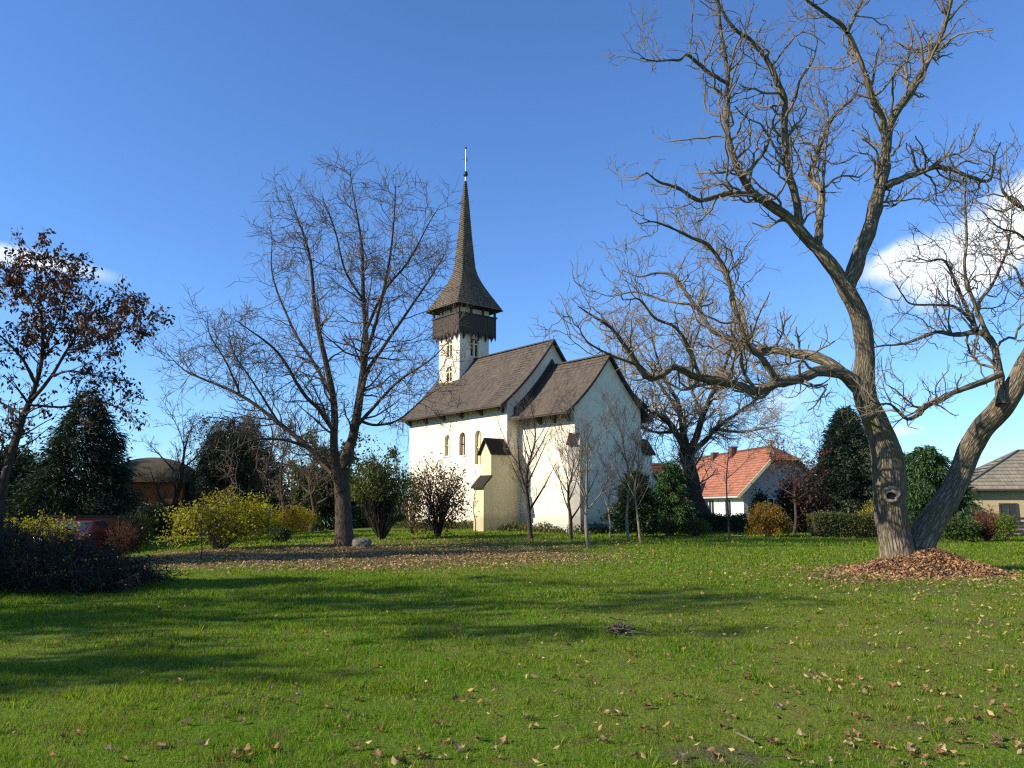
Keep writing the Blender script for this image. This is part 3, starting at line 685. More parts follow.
    # right trunk and its branches
    limb([(912, 580), (919, 548), (934, 519), (949, 496.5), (961, 472), (971, 447), (983.5, 427), (1001, 408), (1014, 388), (1026, 362), (1042, 330), (1056, 290), (1060, 240), (1050, 190)], WD + .1, WD - 1.2, [.44, .375, .32, .295, .285, .28, .285, .285, .255, .215, .17, .14, .11, .05])
    dy = [.12, .2, .34, .48, .55, .45, .15, -.2, -.4, -.6, -.8, -.9, -1.1, -1.2]; rp = [(912, 580), (919, 548), (934, 519), (949, 496.5), (961, 472), (971, 447), (983.5, 427), (1001, 408), (1014, 388), (1026, 362), (1042, 330), (1056, 290), (1060, 240), (1050, 190)]
    L[-1] = ([P(x, y, WD + q) for (x, y), q in zip(rp, dy)], L[-1][1])
    limb([(1001, 405), (1000, 388), (999, 373), (996, 355), (994, 346), (985, 334), (977, 331), (966, 334), (955, 335), (938, 332), (921, 337.6), (900.6, 344), (880, 346), (862, 352)], WD - .5, WD + 1.8, [.13, .115, .105, .098, .092, .088, .075, .065, .06, .05, .042, .034, .022, .01])
    limb([(1001, 374), (978.5, 383), (955, 392), (940, 400), (927.7, 405), (917, 415), (907, 419), (898, 411), (890, 404), (878, 404), (868, 398)], WD - .5, WD - 2.4, [.09, .08, .07, .064, .058, .05, .042, .034, .028, .02, .01])
    limb([(977, 331), (968, 312), (958, 288.5), (944.6, 261), (928, 261), (912, 255)], WD + .1, WD + 1.4, [.06, .052, .044, .034, .024, .01])
    limb([(988, 336), (975, 305), (965, 271.6), (966.6, 238), (965, 194), (968, 170)], WD - .2, WD - 1.3, [.055, .048, .04, .032, .022, .01])
    limb([(990, 338), (977, 309), (992, 285), (1005.6, 254.6), (1010.6, 231), (1012, 205)], WD - .2, WD + 1.2, [.05, .045, .038, .03, .022, .01])
    limb([(972, 322), (955, 307), (934.5, 305), (911, 303.7), (902, 294), (894, 281.7)], WD + .2, WD - 1.2, [.042, .036, .03, .024, .018, .009])
    limb([(1060, 245), (1035, 215), (1018, 205), (1002, 190), (1000, 165)], WD - 1.2, WD - 2.2, [.07, .06, .05, .03, .01])
    limb([(1048, 320), (1025, 290), (1015, 268), (1000, 262)], WD - .9, WD + .5, [.05, .04, .028, .01])
    limb([(1056, 300), (1040, 260), (1020, 235), (1000, 228), (985, 215)], WD - 1, WD - 2.6, [.05, .04, .03, .02, .009])
    rg = np.random.default_rng(21)
    root = empty('walnut_tree', tuple(base), label='big bare walnut tree with forked trunk and knot hole above the wood chip heap', cat='tree')
    thick = [l for l in L if l[1][0] > .3]; thin = [l for l in L if l[1][0] <= .3]
    t = NB()
    for p, r in thick:
        q, rr = resample(p, r, 150, 0); s = 56
        n0 = NB(); tubes(n0, q[None] - base, rr[None], s); V = n0.V[0].reshape(150, s, 3); ctr = (q - base)[:, None]
        a = np.arange(s) / s * 2 * np.pi; v = np.linspace(0, 1, 150)[:, None] * 10.
        fis = sum(w * np.sin(a[None] * m + f * v + ph + 1.3 * np.sin(v * g + ph)) for m, f, g, ph, w in ((3, .5, .4, 1., .012), (7, -1.35, 1.7, 2., .012), (11, 1.7, 2.3, .5, .016), (17, -2.9, 3.1, 4., .016), (23, 2.2, 3.9, 3.1, .014)))
        lump = .05 * np.sin(2 * a[None] + 2.1 * v) * np.sin(v * 1.7 + .5) + .03 * np.sin(3 * a[None] - 4.1 * v) * np.sin(v * 3.9)
        fis = -np.abs(fis) * 1.2 + lump
        t.add(ctr + (V - ctr) * (1 + fis[:, :, None]), n0.F[0], n0.UV[0])
    P0, R0 = limb_set(thin, rg, 40, .16); R0 = R0 * (1 + rg.normal(0, .06, R0.shape)); tubes(t, P0 - base, R0, 10)
    t.build('trunk', BK['walnut'], root, True)
    # knot hole on the left trunk
    kc = P(883, 494.5, WD) + np.array([0, -.475, 0]); nrm = unit(np.array([-.28, -1, .10])); ux = unit(np.cross([0, 0, 1], nrm)); uz = np.cross(nrm, ux)
    ring = NB(); na, nb = 36, 10; V = []
    for i in range(na):
        a = 2 * np.pi * i / na; rr = .165 * (1 + .06 * math.sin(2 * a + 1) + .05 * math.sin(3 * a)); e = ux * math.cos(a) * rr * .98 + uz * math.sin(a) * rr * 1.05
        for j in range(nb):
            f = 2 * np.pi * j / nb; w = .042 * (1 + .25 * math.sin(5 * a + j)); V.append(kc - base + e * (1 + math.cos(f) * w / rr) + nrm * (math.sin(f) * w * 1.6 - .045))
    ii = np.arange(na)[:, None] * nb; jj = np.arange(nb)[None]; i2 = ((np.arange(na) + 1) % na)[:, None] * nb; j2 = (jj + 1) % nb
    F = np.stack([ii + jj, i2 + jj, i2 + j2, ii + j2], -1).reshape(-1, 4); uv = np.repeat(np.stack([(ii + 0 * jj) * .02, (0 * ii + jj) * .03], -1).reshape(-1, 1, 2), 4, 1)
    ring.add(np.array(V), F, uv); kn = ring.build('knot_rim', m_bark('knot_wood', (.06, .045, .03), (.28, .225, .155)), root, True)
    dk = NB(); V = [kc - base + ux * math.cos(a) * .15 + uz * math.sin(a) * .16 - nrm * .012 for a in np.linspace(0, 2 * np.pi, 24, endpoint=False)] ; V2 = [kc - base + (ux * (math.cos(a) * .11 - .015) + uz * (math.sin(a) * .095 - .04)) - nrm * .01 for a in np.linspace(0, 2 * np.pi, 24, endpoint=False)]
    V3 = [v - nrm * .035 for v in V2]; k = np.arange(24); k1 = (k + 1) % 24; 
    dk.add(np.array(V + V2), np.stack([k, k1, 24 + k1, 24 + k], -1)); dk.build('knot_wood_face', m_plain('knot_face', (.27, .21, .14), .9, .5, 9), kn)
    dk = NB(); dk.add(np.array(V2 + V3), np.stack([k, k1, 24 + k1, 24 + k], -1)); dk.add(np.array(V3), [list(range(24))]); dk.build('knot_hole', m_plain('knot_hole_shade', (.012, .009, .007), .95, .3, 9), kn)  # shallow dish; its near-black colour stands in for shade deep in the hole
    # branches and twigs
    c = NB(); cut = (R0[:, :1] < .3)[:, 0]; A, RA = P0, R0
    nA = npb(A, 3.9); long_ = np.linalg.norm(np.diff(A, axis=1), axis=2).sum(1)
    q1 = spawn(A, RA, nA, rg, u=(.16, 1.), ang=(58, 15), L=(.5, 2.5), taper_u=.35, rr=.45, rmin=.0135, rmax=.038, k=9, wander=.33, up=.10, tip=.42)
    tubes(c, q1[0] - base, q1[1], 6)
    q2 = spawn(*q1, npb(q1[0], 3.5), rg, u=(.15, 1.), ang=(50, 16), L=(.25, 1.), taper_u=.35, rr=.62, rmin=.0075, rmax=.018, k=7, wander=.32, up=.13, tip=.5)
    tubes(c, q2[0] - base, q2[1], 5)
    q3 = spawn(*q2, npb(q2[0], 3.2, 0), rg, u=(.15, 1.), ang=(48, 15), L=(.12, .38), taper_u=.2, rr=.75, rmin=.006, rmax=.011, k=4, wander=.24, up=.16, tip=.7)
    tubes(c, q3[0] - base, q3[1], 4)
    q4 = spawn(A, RA, npb(A, 2.7), rg, u=(.1, 1.), ang=(62, 18), L=(.12, .6), taper_u=.2, rr=.2, rmin=.0065, rmax=.012, k=5, wander=.28, up=.2, tip=.6)
    tubes(c, q4[0] - base, q4[1], 4)
    c.build('crown', TW['grey'], root, True)
    return base
WB = walnut()

# ---------------------------------------------------------------- mulch heap under the walnut
def chips(b, c, rg, L, w, tilt=.5, th=.004):
    """little curled chips / leaves lying roughly flat"""
    m = len(c); a = rg.uniform(0, 2 * np.pi, m); d = np.stack([np.cos(a), np.sin(a), rg.normal(0, tilt, m)], -1); d = unit(d)
    s = unit(np.cross(d, np.stack([rg.normal(0, tilt, m), rg.normal(0, tilt, m), np.ones(m)], -1))); n = np.cross(s, d)
    ln = (L * rg.uniform(.5, 1.35, m))[:, None]; hw = ln * (w * rg.uniform(.6, 1.2, m))[:, None] * .5
    V = np.stack([c - d * ln * .5 + n * ln * .12, c + s * hw - n * ln * .02, c + d * ln * .5 + n * ln * .16, c - s * hw + n * ln * .10], 1)
    i = np.arange(m)[:, None] * 4; b.add(V, (i + np.array([[0, 1, 2, 0, 2, 3]])).reshape(-1, 3))
def heap_h(x, y):
    q = np.sqrt(((x - HC[0]) / 1.85) ** 2 + ((y - HC[1]) / 1.75) ** 2); a = np.arctan2(y - HC[1], x - HC[0])
    q = q * (1 + .08 * np.sin(3 * a + .6) + .05 * np.sin(7 * a))
    return 0.60 * np.clip(1 - q ** 1.25, 0, 1) ** 1.1 + .03 * np.sin(x * 6) * np.sin(y * 7) * np.clip(1 - q, 0, 1) - .012
HC = (WB[0] + .30, WD - .05)
CHIP = m_leaf('wood_chip', [(.10, .045, .022), (.22, .105, .05), (.30, .16, .08), (.40, .25, .14), (.16, .075, .038)], .05, .8)
def mulch():
    rg = np.random.default_rng(5); base = (HC[0], HC[1], float(gz(*HC)))
    root = empty('mulch_heap', base, label='low heap of brown wood chips and dry leaves around the foot of the walnut', cat='heap')
    g = np.linspace(-2.5, 2.5, 70); X, Y = np.meshgrid(g + HC[0], g + HC[1]); H = heap_h(X, Y); Z = gz(X, Y) + H
    i = np.arange(69)[:, None] * 70 + np.arange(69)[None]; F = np.stack([i, i + 1, i + 71, i + 70], -1).reshape(-1, 4)
    keep = (H.ravel()[F] > -.0119).any(1); b = NB(); b.add(np.stack([X, Y, Z], -1).reshape(-1, 3) - base, F[keep])
    b.build('heap_core', m_plain('mulch_core', (.13, .065, .034), .95, .5, 14), root, True)
    m = 15000; a = rg.uniform(0, 2 * np.pi, m); r = np.sqrt(rg.uniform(0, 1, m)) * 1.0
    x = HC[0] + np.cos(a) * r * 1.85; y = HC[1] + np.sin(a) * r * 1.75; h = np.maximum(heap_h(x, y), 0)
    c = np.stack([x, y, gz(x, y) + h + rg.uniform(.0, .04, m)], -1) - base
    b = NB(); chips(b, c, rg, .105, .55, .6); tag(b.build('chips', CHIP, root), kind='stuff')
mulch()

# ---------------------------------------------------------------- trees traced from the photograph
def left_ash():
    D = 31.; base = G(346, 545); base = np.array([P(345, 543, D)[0], D, float(gz(P(345, 543, D)[0], D))]); L = []
    def limb(pl, d1, rad, d0=0.): L.append((px_path(pl, D + d0, D + d1), [r * (.74 if r < .3 else .8) for r in rad]))
    limb([(345, 549), (344, 530), (343, 505), (342, 481), (348, 455), (355, 427), (363, 374), (366, 331), (363, 294), (362, 246), (353, 193), (350, 168)], .8, [.52, .42, .38, .36, .27, .24, .19, .15, .11, .075, .03, .01])
    limb([(342, 490), (336, 465), (334, 445), (334, 401), (326, 363), (315, 310), (310, 257), (296, 214), (290, 195)], -2, [.28, .24, .21, .17, .14, .10, .065, .03, .01])
    limb([(342, 488), (332, 473), (322, 462), (310, 449), (278, 422), (241, 395.5), (203, 379), (184, 370), (166, 352)], 1.5, [.2, .17, .15, .14, .11, .085, .06, .04, .012])
    limb([(357, 415), (366, 375), (379, 353), (401, 321), (427, 283), (440, 262), (450, 245)], 2.5, [.14, .115, .10, .08, .05, .03, .01])
    limb([(363, 363), (372, 335), (379, 310), (390, 257), (395, 203), (396, 178)], -2.4, [.11, .095, .085, .06, .03, .01])
    limb([(334, 432), (318, 408), (305, 395.5), (278, 353), (251, 331), (232, 318)], -3., [.12, .10, .09, .065, .035, .012])
    limb([(332, 395), (312, 360), (294, 331), (273, 278), (272, 240), (270, 222)], 2.5, [.10, .085, .07, .045, .022, .01])
    limb([(355, 428), (378, 402), (400, 380), (430, 360), (452, 338)], -3., [.11, .085, .065, .04, .012])
    limb([(366, 330), (385, 290), (408, 262), (428, 225), (440, 205)], -1., [.09, .07, .05, .03, .01])
    limb([(358, 420), (375, 425), (398, 420), (425, 398), (445, 385)], 2.6, [.09, .07, .055, .03, .01])
    limb([(363, 300), (345, 270), (335, 230), (322, 196)], -1.6, [.075, .055, .035, .01])
    limb([(310, 449), (285, 440), (255, 440), (232, 452), (215, 470)], -2.2, [.09, .07, .055, .035, .01])
    limb([(241, 396), (225, 360), (210, 335), (207, 312)], .5, [.06, .045, .03, .01], 1.)
    limb([(278, 422), (255, 385), (235, 355), (228, 330)], -1.8, [.07, .05, .03, .01])
    lv = [([0], 3.4, dict(u=(.15, 1), ang=(62, 16), L=(1., 3.4), taper_u=.55, rr=.42, rmin=.014, rmax=.05, k=9, wander=.17, up=.035, tip=.3), 5),
          ([1], 4.0, dict(u=(.12, 1), ang=(56, 16), L=(.45, 1.5), taper_u=.4, rr=.55, rmin=.010, rmax=.02, k=6, wander=.17, up=.04, tip=.5), 4),
          ([2], 3.6, dict(u=(.15, 1), ang=(52, 15), L=(.25, .8), taper_u=.3, rr=.7, rmin=.0085, rmax=.012, k=4, wander=.16, up=.03, tip=.7), 3)]
    tree('ash_tree', base, L, lv, BK['brown'], TW['brown'], 'tall bare tree with wide fine crown left of the church, stone at its foot', 31, gnarl=.12, sides=12)
left_ash()
def mid_tree():
    D = 50.; L = []; b0 = P(703, 524, D); base = np.array([b0[0], D, float(gz(b0[0], D))])
    def limb(pl, d1, rad, d0=0.): L.append((px_path(pl, D + d0, D + d1), [r * .8 for r in rad]))
    limb([(705, 533), (703, 518), (697, 500), (693, 484), (689, 462), (686, 449), (684, 436), (680, 415), (677.5, 400), (668, 385), (655, 350), (650, 320)], 1, [.72, .62, .56, .54, .5, .46, .28, .22, .18, .14, .08, .02])
    limb([(686, 450), (677.5, 434.7), (663, 417.5), (649, 409), (630, 392), (612, 370), (598, 345)], -3, [.28, .25, .22, .17, .12, .07, .02])
    limb([(688, 452), (694.6, 440.5), (703, 414.6), (712, 394.6), (722, 375), (732, 345), (735, 320)], -2, [.3, .27, .23, .18, .12, .07, .02])
    limb([(690, 455), (705, 440), (715, 429), (735, 414.6), (755, 400), (775, 380), (790, 365)], 2.5, [.24, .2, .18, .14, .09, .05, .02])
    limb([(680, 415), (660, 385), (640, 365), (622, 340), (612, 318)], 3, [.16, .13, .10, .06, .02])
    limb([(703, 414), (690, 385), (692, 350), (700, 325), (698, 302)], 2, [.15, .12, .09, .05, .02])
    limb([(715, 429), (740, 432), (765, 428), (782, 425)], -3, [.13, .1, .06, .02])
    limb([(675, 432), (655, 432), (635, 425), (618, 415)], 3, [.13, .1, .06, .02])
    limb([(712, 394), (735, 380), (752, 352), (765, 335)], 1, [.12, .09, .05, .02])
    lv = [([0], 4.2, dict(u=(.15, 1), ang=(52, 15), L=(1.2, 3.6), taper_u=.45, rr=.42, rmin=.02, rmax=.07, k=8, wander=.2, up=.06, tip=.3), 5),
          ([1], 3.8, dict(u=(.12, 1), ang=(48, 15), L=(.6, 1.8), taper_u=.35, rr=.55, rmin=.014, rmax=.028, k=6, wander=.2, up=.04, tip=.5), 4),
          ([2], 3.0, dict(u=(.15, 1), ang=(44, 14), L=(.35, 1.), taper_u=.3, rr=.7, rmin=.012, rmax=.016, k=4, wander=.18, up=.02, tip=.7), 3)]
    tree('bare_tree', base, L, lv, BK['dark'], TW['pale'], 'rounded bare tree with dark thick trunk between the church and the orange roofed house', 44, gnarl=.2)
mid_tree()
def rust_tree():
    D = 26.; L = []; b0 = P(-6, 560, D); base = np.array([b0[0], D, float(gz(b0[0], D))])
    def limb(pl, d1, rad, d0=0.): L.append((px_path(pl, D + d0, D + d1), [r * .6 for r in rad]))
    limb([(-5, 560), (2, 490), (12, 455), (22, 420), (30, 401.6), (38.6, 376), (43, 352), (42, 325), (40, 298.5), (36, 270), (34, 252)], .5, [.26, .22, .2, .18, .15, .12, .10, .08, .06, .03, .01])
    limb([(32, 400), (50, 378), (65.6, 352), (89, 317), (108, 305), (125, 296)], 2, [.11, .09, .075, .05, .03, .01])
    limb([(52, 376), (70, 371), (98, 376), (118, 380)], -1.5, [.07, .055, .035, .01])
    limb([(68, 350), (88, 345), (101, 338), (125, 332), (145, 322)], -1.8, [.06, .05, .04, .025, .01])
    limb([(29, 405), (58, 407), (80, 404), (101, 401.6), (131, 413)], 1, [.07, .06, .045, .03, .01])
    limb([(36, 385), (23, 360), (5, 340), (-20, 320)], -2, [.09, .07, .05, .012])
    limb([(43, 350), (58, 320), (66, 290), (75, 268)], -.8, [.06, .045, .03, .01])
    limb([(42, 325), (28, 300), (15, 285), (8, 268)], 1.4, [.055, .04, .025, .01])
    limb([(24, 415), (5, 405), (-25, 385)], 1., [.08, .06, .02])
    limb([(41, 300), (55, 285), (62, 270)], 1., [.035, .025, .01])
    lv = [([0], 7.0, dict(u=(.25, 1), ang=(42, 12), L=(.6, 2.0), taper_u=.5, rr=.4, rmin=.010, rmax=.03, k=8, wander=.12, up=.04, tip=.4), 5),
          ([1], 3.2, dict(u=(.15, 1), ang=(45, 14), L=(.3, .9), taper_u=.4, rr=.6, rmin=.009, rmax=.015, k=5, wander=.2, up=.02, tip=.6), 4)]
    lm = m_leaf('rust_leaf', [(.03, .016, .011), (.065, .028, .016), (.10, .042, .02), (.045, .02, .014)], .2)
    tree('rust_leaved_tree', base, L, lv, BK['dark'], TW['dark'], 'tall tree still hung with dry rust brown leaves at the left edge', 9,
         leaf=dict(src=2, n=9000, L=.17, w=.48, mat=lm, sp=.07, droop=.8, keep=lambda c, rg: rg.uniform(0, 1, len(c)) < np.clip((c[:, 2] - 4.2) / 3.5, .35, 1.)))
rust_tree()

def generic_tree(name, x, y, h, r, label, seed, trunk=.18, twig='brown', bark='brown', nl=7, fork=.3, lean=(0, 0), dens=1., leaf=None, group=None, up=.1, detail=1., cat='tree', rise=.55):
    """procedural bare tree: trunk, rising limbs, twigs"""
    rg = np.random.default_rng(seed); z = float(gz(x, y)); base = np.array([x, y, z]); L = []
    top = np.array([x + lean[0], y + lean[1], z + h])
    tp = [base + [0, 0, -.1], base + (top - base) * .2 + rg.normal(0, .02 * h, 3), base + (top - base) * .45 + rg.normal(0, .025 * h, 3), base + (top - base) * .75 + rg.normal(0, .03 * h, 3), top]
    L.append((tp, [trunk * 1.25, trunk * .9, trunk * .65, trunk * .3, .01])); tq, tr = resample(tp, L[0][1], 40)
    for i in range(nl):
        f = fork + (1 - fork) * .75 * (i + rg.uniform(0, .8)) / nl; a = i * 2.4 + rg.uniform(-.4, .4); p = tq[int(f * 39)]; ln = r * (1 if rise < 1 else .85) * (1.15 - .55 * (f - fork)) * rg.uniform(.8, 1.15)
        d = np.array([math.cos(a), math.sin(a), rise + .5 * f]); e = p + d * ln; r0 = tr[int(f * 39)] * .62
        m = p + (e - p) * .5 + np.array([0, 0, -.06 * ln]) + rg.normal(0, .06 * ln, 3)
        L.append(([p, m, e + [0, 0, .1 * ln]], [r0, r0 * .6, .008]))
    lv = [([0], 2.2 * dens / max(.6, h / 8), dict(u=(.25, 1), ang=(46, 14), L=(h * .08, h * .24), taper_u=.5, rr=.42, rmin=.009 * detail, rmax=.05, k=7, wander=.18, up=up, tip=.35), 5),
          ([1], 3. * dens / max(.6, h / 8), dict(u=(.15, 1), ang=(44, 14), L=(h * .04, h * .13), taper_u=.4, rr=.6, rmin=.007 * detail, rmax=.02, k=5, wander=.18, up=up, tip=.55), 4),
          ([2], 3. * dens / max(.6, h / 8), dict(u=(.15, 1), ang=(44, 14), L=(h * .025, h * .07), taper_u=.3, rr=.7, rmin=.006 * detail, rmax=.012, k=4, wander=.18, up=up, tip=.7), 3)]
    return tree(name, base, L, lv, BK[bark], TW[twig], label, seed, sides=8, k=18, gnarl=.15, group=group, leaf=leaf, cat=cat)

def shrub(name, x, y, rx, ry, h, mat, label, seed, n=5000, L=.09, w=.55, stems=26, twig='brown', clumps=36, sp=.16, droop=.1, hollow=.55, group=None, z0=.05, fan=1., twigs=True, cat='shrub', zc=None):
    """stems fanning from the ground, leaves gathered in clumps near the outside"""
    rg = np.random.default_rng(seed); z = float(gz(x, y)); base = np.array([x, y, z]); root = empty(name, tuple(base), label=label, cat=cat, group=group)
    a = rg.uniform(0, 2 * np.pi, stems); q = np.sqrt(rg.uniform(0, 1, stems)); k = 7; t = np.linspace(0, 1, k)
    ex = np.cos(a) * q * rx * .9; ey = np.sin(a) * q * ry * .9; ez = h * np.sqrt(np.clip(1 - .7 * q ** 2, .1, 1)) * rg.uniform(.75, 1.05, stems)
    pts = np.stack([ex[:, None] * (.08 + .92 * t[None] ** fan), ey[:, None] * (.08 + .92 * t[None] ** fan), ez[:, None] * t[None]], -1) + rg.normal(0, .02 * h, (stems, k, 3)) * t[None, :, None]
    rad = (.010 + .006 * h) * np.linspace(1, .35, k)[None] * rg.uniform(.7, 1.3, (stems, 1))
    b = NB(); tubes(b, pts, rad, 5)
    q2 = spawn(pts, rad, 7 if twigs else 3, rg, u=(.3, 1), ang=(40, 15), L=(.12 * h, .38 * h), rr=.6, rmin=.005, rmax=.02, k=5, wander=.2, up=.1, tip=.5); tubes(b, q2[0], q2[1], 4)
    b.build('stems', TW[twig], root)
    if n:
        v = unit(rg.normal(0, 1, (clumps, 3))); v[:, 2] = np.abs(v[:, 2]) * .9 + .05; rr = hollow + (1 - hollow) * rg.uniform(0, 1, (clumps, 1)) ** .6
        zm = h * .5 if zc is None else zc
        cc = v * rr * np.array([rx, ry, h * .62]) * rg.uniform(.8, 1.08, (clumps, 1)) + [0, 0, h * .36]
        low = rg.uniform(0, 1, clumps) < .3; cc[low, 2] = rg.uniform(.1 * h, .4 * h, low.sum())
        i = rg.integers(0, clumps, n); s = rg.uniform(.6, 1.3, clumps)[i, None]
        c = cc[i] + rg.normal(0, 1, (n, 3)) * sp * np.array([rx, ry, h * .6]) * s; c = c[(c[:, 2] > z0)]
        m = int(len(c) * .25); tips = q2[0][rg.integers(0, len(q2[0]), m), rg.integers(2, 5, m)]; c[:m] = tips + rg.normal(0, .04, (m, 3)) * h
        c = c[c[:, 2] > z0]
        lb = NB(); leaves(lb, c, L, w, rg, droop=droop); lb.build('foliage', mat, root)
    return root

def conifer(name, x, y, h, r, mat, label, seed, n=26000, droop=.25, L=.22, w=.22, group=None, skirt=.06, pw=.9, irregular=.25, ntop=1):
    """evergreen: trunk with whorls of boughs, each carrying sprays"""
    rg = np.random.default_rng(seed); z = float(gz(x, y)); root = empty(name, (x, y, z), label=label, cat='tree', group=group)
    t = NB(); tp = np.array([[0, 0, -.1], [.02 * h, 0, h * .4], [0, .01 * h, h * .8], [0, 0, h * .97]]); q, rr = resample(tp, [h * .022, h * .017, h * .008, .01], 14); tubes(t, q[None], rr[None], 8); t.build('trunk', BK['dark'], root, True)
    nb = int(20 * h); f = skirt + (1 - skirt) * (np.arange(nb) + rg.uniform(0, 1, nb)) / nb; a = np.arange(nb) * 2.39996 + rg.uniform(-.3, .3, nb)
    prof = np.clip((1 - f) ** pw, 0, 1) * np.clip((f + .06) / .18, .45, 1)
    lump = 1 + irregular * np.sin(3 * a + 5 * f * 3 + seed) * np.sin(7 * f * 3 + seed * 2) + rg.normal(0, irregular * .45, nb)
    R_ = r * prof * np.clip(lump, .4, 1.5) + .05 * r; k = 7; s = np.linspace(0, 1, k)
    pts = np.stack([np.cos(a)[:, None] * R_[:, None] * s, np.sin(a)[:, None] * R_[:, None] * s, (f * h)[:, None] + R_[:, None] * (.35 * s - droop * 2.2 * s ** 2 + .12 * s ** 3)], -1)
    pts[:, :, 2] = np.maximum(pts[:, :, 2], .05)
    c = NB(); tubes(c, pts, .008 * (1 + h * .15) * np.linspace(1, .3, k)[None] * np.ones((nb, 1)), 4); c.build('boughs', BK['dark'], root)
    wgt = R_ ** 1.2 + .06; i = rg.choice(nb, n, p=wgt / wgt.sum()); u = rg.uniform(.22, 1, n) ** .7 * (k - 1) * .999; j = u.astype(int); j = np.minimum(j, k - 2)
    p = pts[i, j] + (pts[i, j + 1] - pts[i, j]) * (u - j)[:, None]; d = unit(pts[i, j + 1] - pts[i, j])
    p = p + rg.normal(0, 1, (n, 3)) * (.10 + .10 * R_[i, None]) * np.array([.8, .8, .5]); p[:, 2] = np.maximum(p[:, 2], .05)
    lb = NB(); leaves(lb, p, L, w, rg, dirs=d, blend=.75, droop=droop * .8); lb.build('foliage', mat, root)
    return root

LEAF = {'spruce': m_leaf('spruce_needles', [(.012, .024, .012), (.022, .042, .018), (.032, .055, .022)], .12, .7), 'blue': m_leaf('blue_spruce_needles', [(.05, .066, .042), (.082, .105, .064), (.115, .135, .08)], .12, .7),
        'thuja': m_leaf('cedar_sprays', [(.020, .048, .014), (.034, .078, .020), (.052, .100, .026)], .25), 'yew': m_leaf('dark_evergreen_leaf', [(.012, .026, .009), (.022, .042, .013), (.035, .060, .018)], .2, .4),
        'yellow': m_leaf('yellow_green_leaf', [(.13, .145, .012), (.25, .24, .016), (.38, .33, .025), (.18, .20, .018)], .45), 'gold': m_leaf('golden_leaf', [(.30, .23, .012), (.45, .34, .02), (.36, .31, .03)], .4),
        'orange': m_leaf('orange_leaf', [(.20, .085, .012), (.30, .14, .02), (.22, .16, .022), (.13, .12, .02)], .4), 'olive': m_leaf('olive_leaf', [(.045, .055, .014), (.075, .085, .02), (.10, .10, .03)], .3),
        'brown': m_leaf('dry_brown_leaf', [(.05, .034, .02), (.11, .078, .045), (.18, .13, .07)], .3), 'red': m_leaf('dull_red_leaf', [(.07, .022, .018), (.13, .038, .026), (.10, .05, .03)], .35),
        'green': m_leaf('mid_green_leaf', [(.03, .06, .012), (.055, .095, .02), (.08, .12, .028)], .4), 'fresh': m_leaf('fresh_green_leaf', [(.10, .15, .02), (.16, .21, .03)], .45), 'drysedge': m_leaf('dark_thorny_leaf', [(.014, .011, .008), (.028, .021, .013), (.02, .021, .010)], .15)}
def gx(px, d): return float(P(px, 505, d)[0])

# left: spruce, gnarled and weeping trees, bushes
conifer('spruce', gx(80, 41), 41, 7.9, 3.1, LEAF['spruce'], 'dark dense spruce beside the rust leaved tree, in front of the orange house', 3, n=34000, L=.3, w=.2, irregular=.22, pw=.75)
generic_tree('gnarled_tree', gx(172, 42), 42, 6.6, 2.5, 'small dark gnarled bare tree behind the yellow bush, right of the orange house', 15, trunk=.17, twig='dark', bark='dark', nl=8, fork=.22, dens=1., lean=(.9, 0), detail=1.5)
def weeping():
    x, y, h = gx(228, 44), 44, 7.4; rg = np.random.default_rng(12); z = float(gz(x, y)); base = np.array([x, y, z])
    root = empty('weeping_tree', tuple(base), label='dark weeping tree with trailing twigs behind the big yellow green bush', cat='tree')
    t = NB(); q, r = resample([[0, 0, -.1], [.1, 0, 2], [-.1, .1, 4], [.1, 0, h * .9]], [.25, .2, .15, .05], 20); tubes(t, q[None], r[None], 8); t.build('trunk', BK['dark'], root, True)
    n = 70; a = rg.uniform(0, 6.28, n); f = rg.uniform(.5, 1., n); rr = rg.uniform(.9, 2.5, n); k = 12; s = np.linspace(0, 1, k)
    pts = np.stack([np.cos(a)[:, None] * rr[:, None] * s ** .7, np.sin(a)[:, None] * rr[:, None] * s ** .7, (f * h * .92)[:, None] + .9 * s - (3.2 * rg.uniform(.6, 1.3, n)[:, None]) * s ** 2.4], -1)
    c = NB(); tubes(c, pts, .03 * np.linspace(1, .3, k)[None] * np.ones((n, 1)), 4)
    q = spawn(pts, np.full((n, k), .02), 42, rg, u=(.25, 1), ang=(60, 20), L=(.6, 2.4), rr=.5, rmin=.008, rmax=.014, k=6, wander=.16, up=-.35, tip=.6); tubes(c, q[0], q[1], 3); c.build('crown', TW['dark'], root)
    lb = NB(); m = 16000; i = rg.integers(0, len(q[0]), m); j = rg.integers(1, 6, m); leaves(lb, q[0][i, j] + rg.normal(0, .1, (m, 3)), .15, .4, rg, droop=.8); lb.build('foliage', LEAF['yew'], root)
weeping()
shrub('forsythia', gx(222, 30.5), 30.5, 2.15, 1.4, 2.15, LEAF['yellow'], 'big loose yellow green bush left of the tall bare tree', 21, n=9000, L=.11, clumps=60, sp=.13, stems=44)
shrub('shaded_bush', gx(38, 30), 30, 1.5, 1.2, 1.75, LEAF['yellow'], 'dim yellow green bush standing before the dark spruce', 22, n=4200, L=.11, stems=30)
shrub('golden_bush', gx(295, 47), 47, 1.2, 1.1, 1.55, LEAF['gold'], 'round golden bush behind the left lawn, seen between yellow bush and tall tree', 23, n=6500, L=.09, clumps=60, stems=40, hollow=.75)
generic_tree('sapling', gx(203, 25), 25, 1.75, .55, 'little leafless sapling in front of the big yellow green bush', 24, trunk=.022, twig='brown', nl=7, fork=.4, detail=.8)
shrub('dark_round_shrub', gx(283, 34), 34, .36, .34, .62, LEAF['yew'], 'small dark round shrub on the grass beside the capped post', 25, n=2600, L=.07, clumps=24, stems=10)
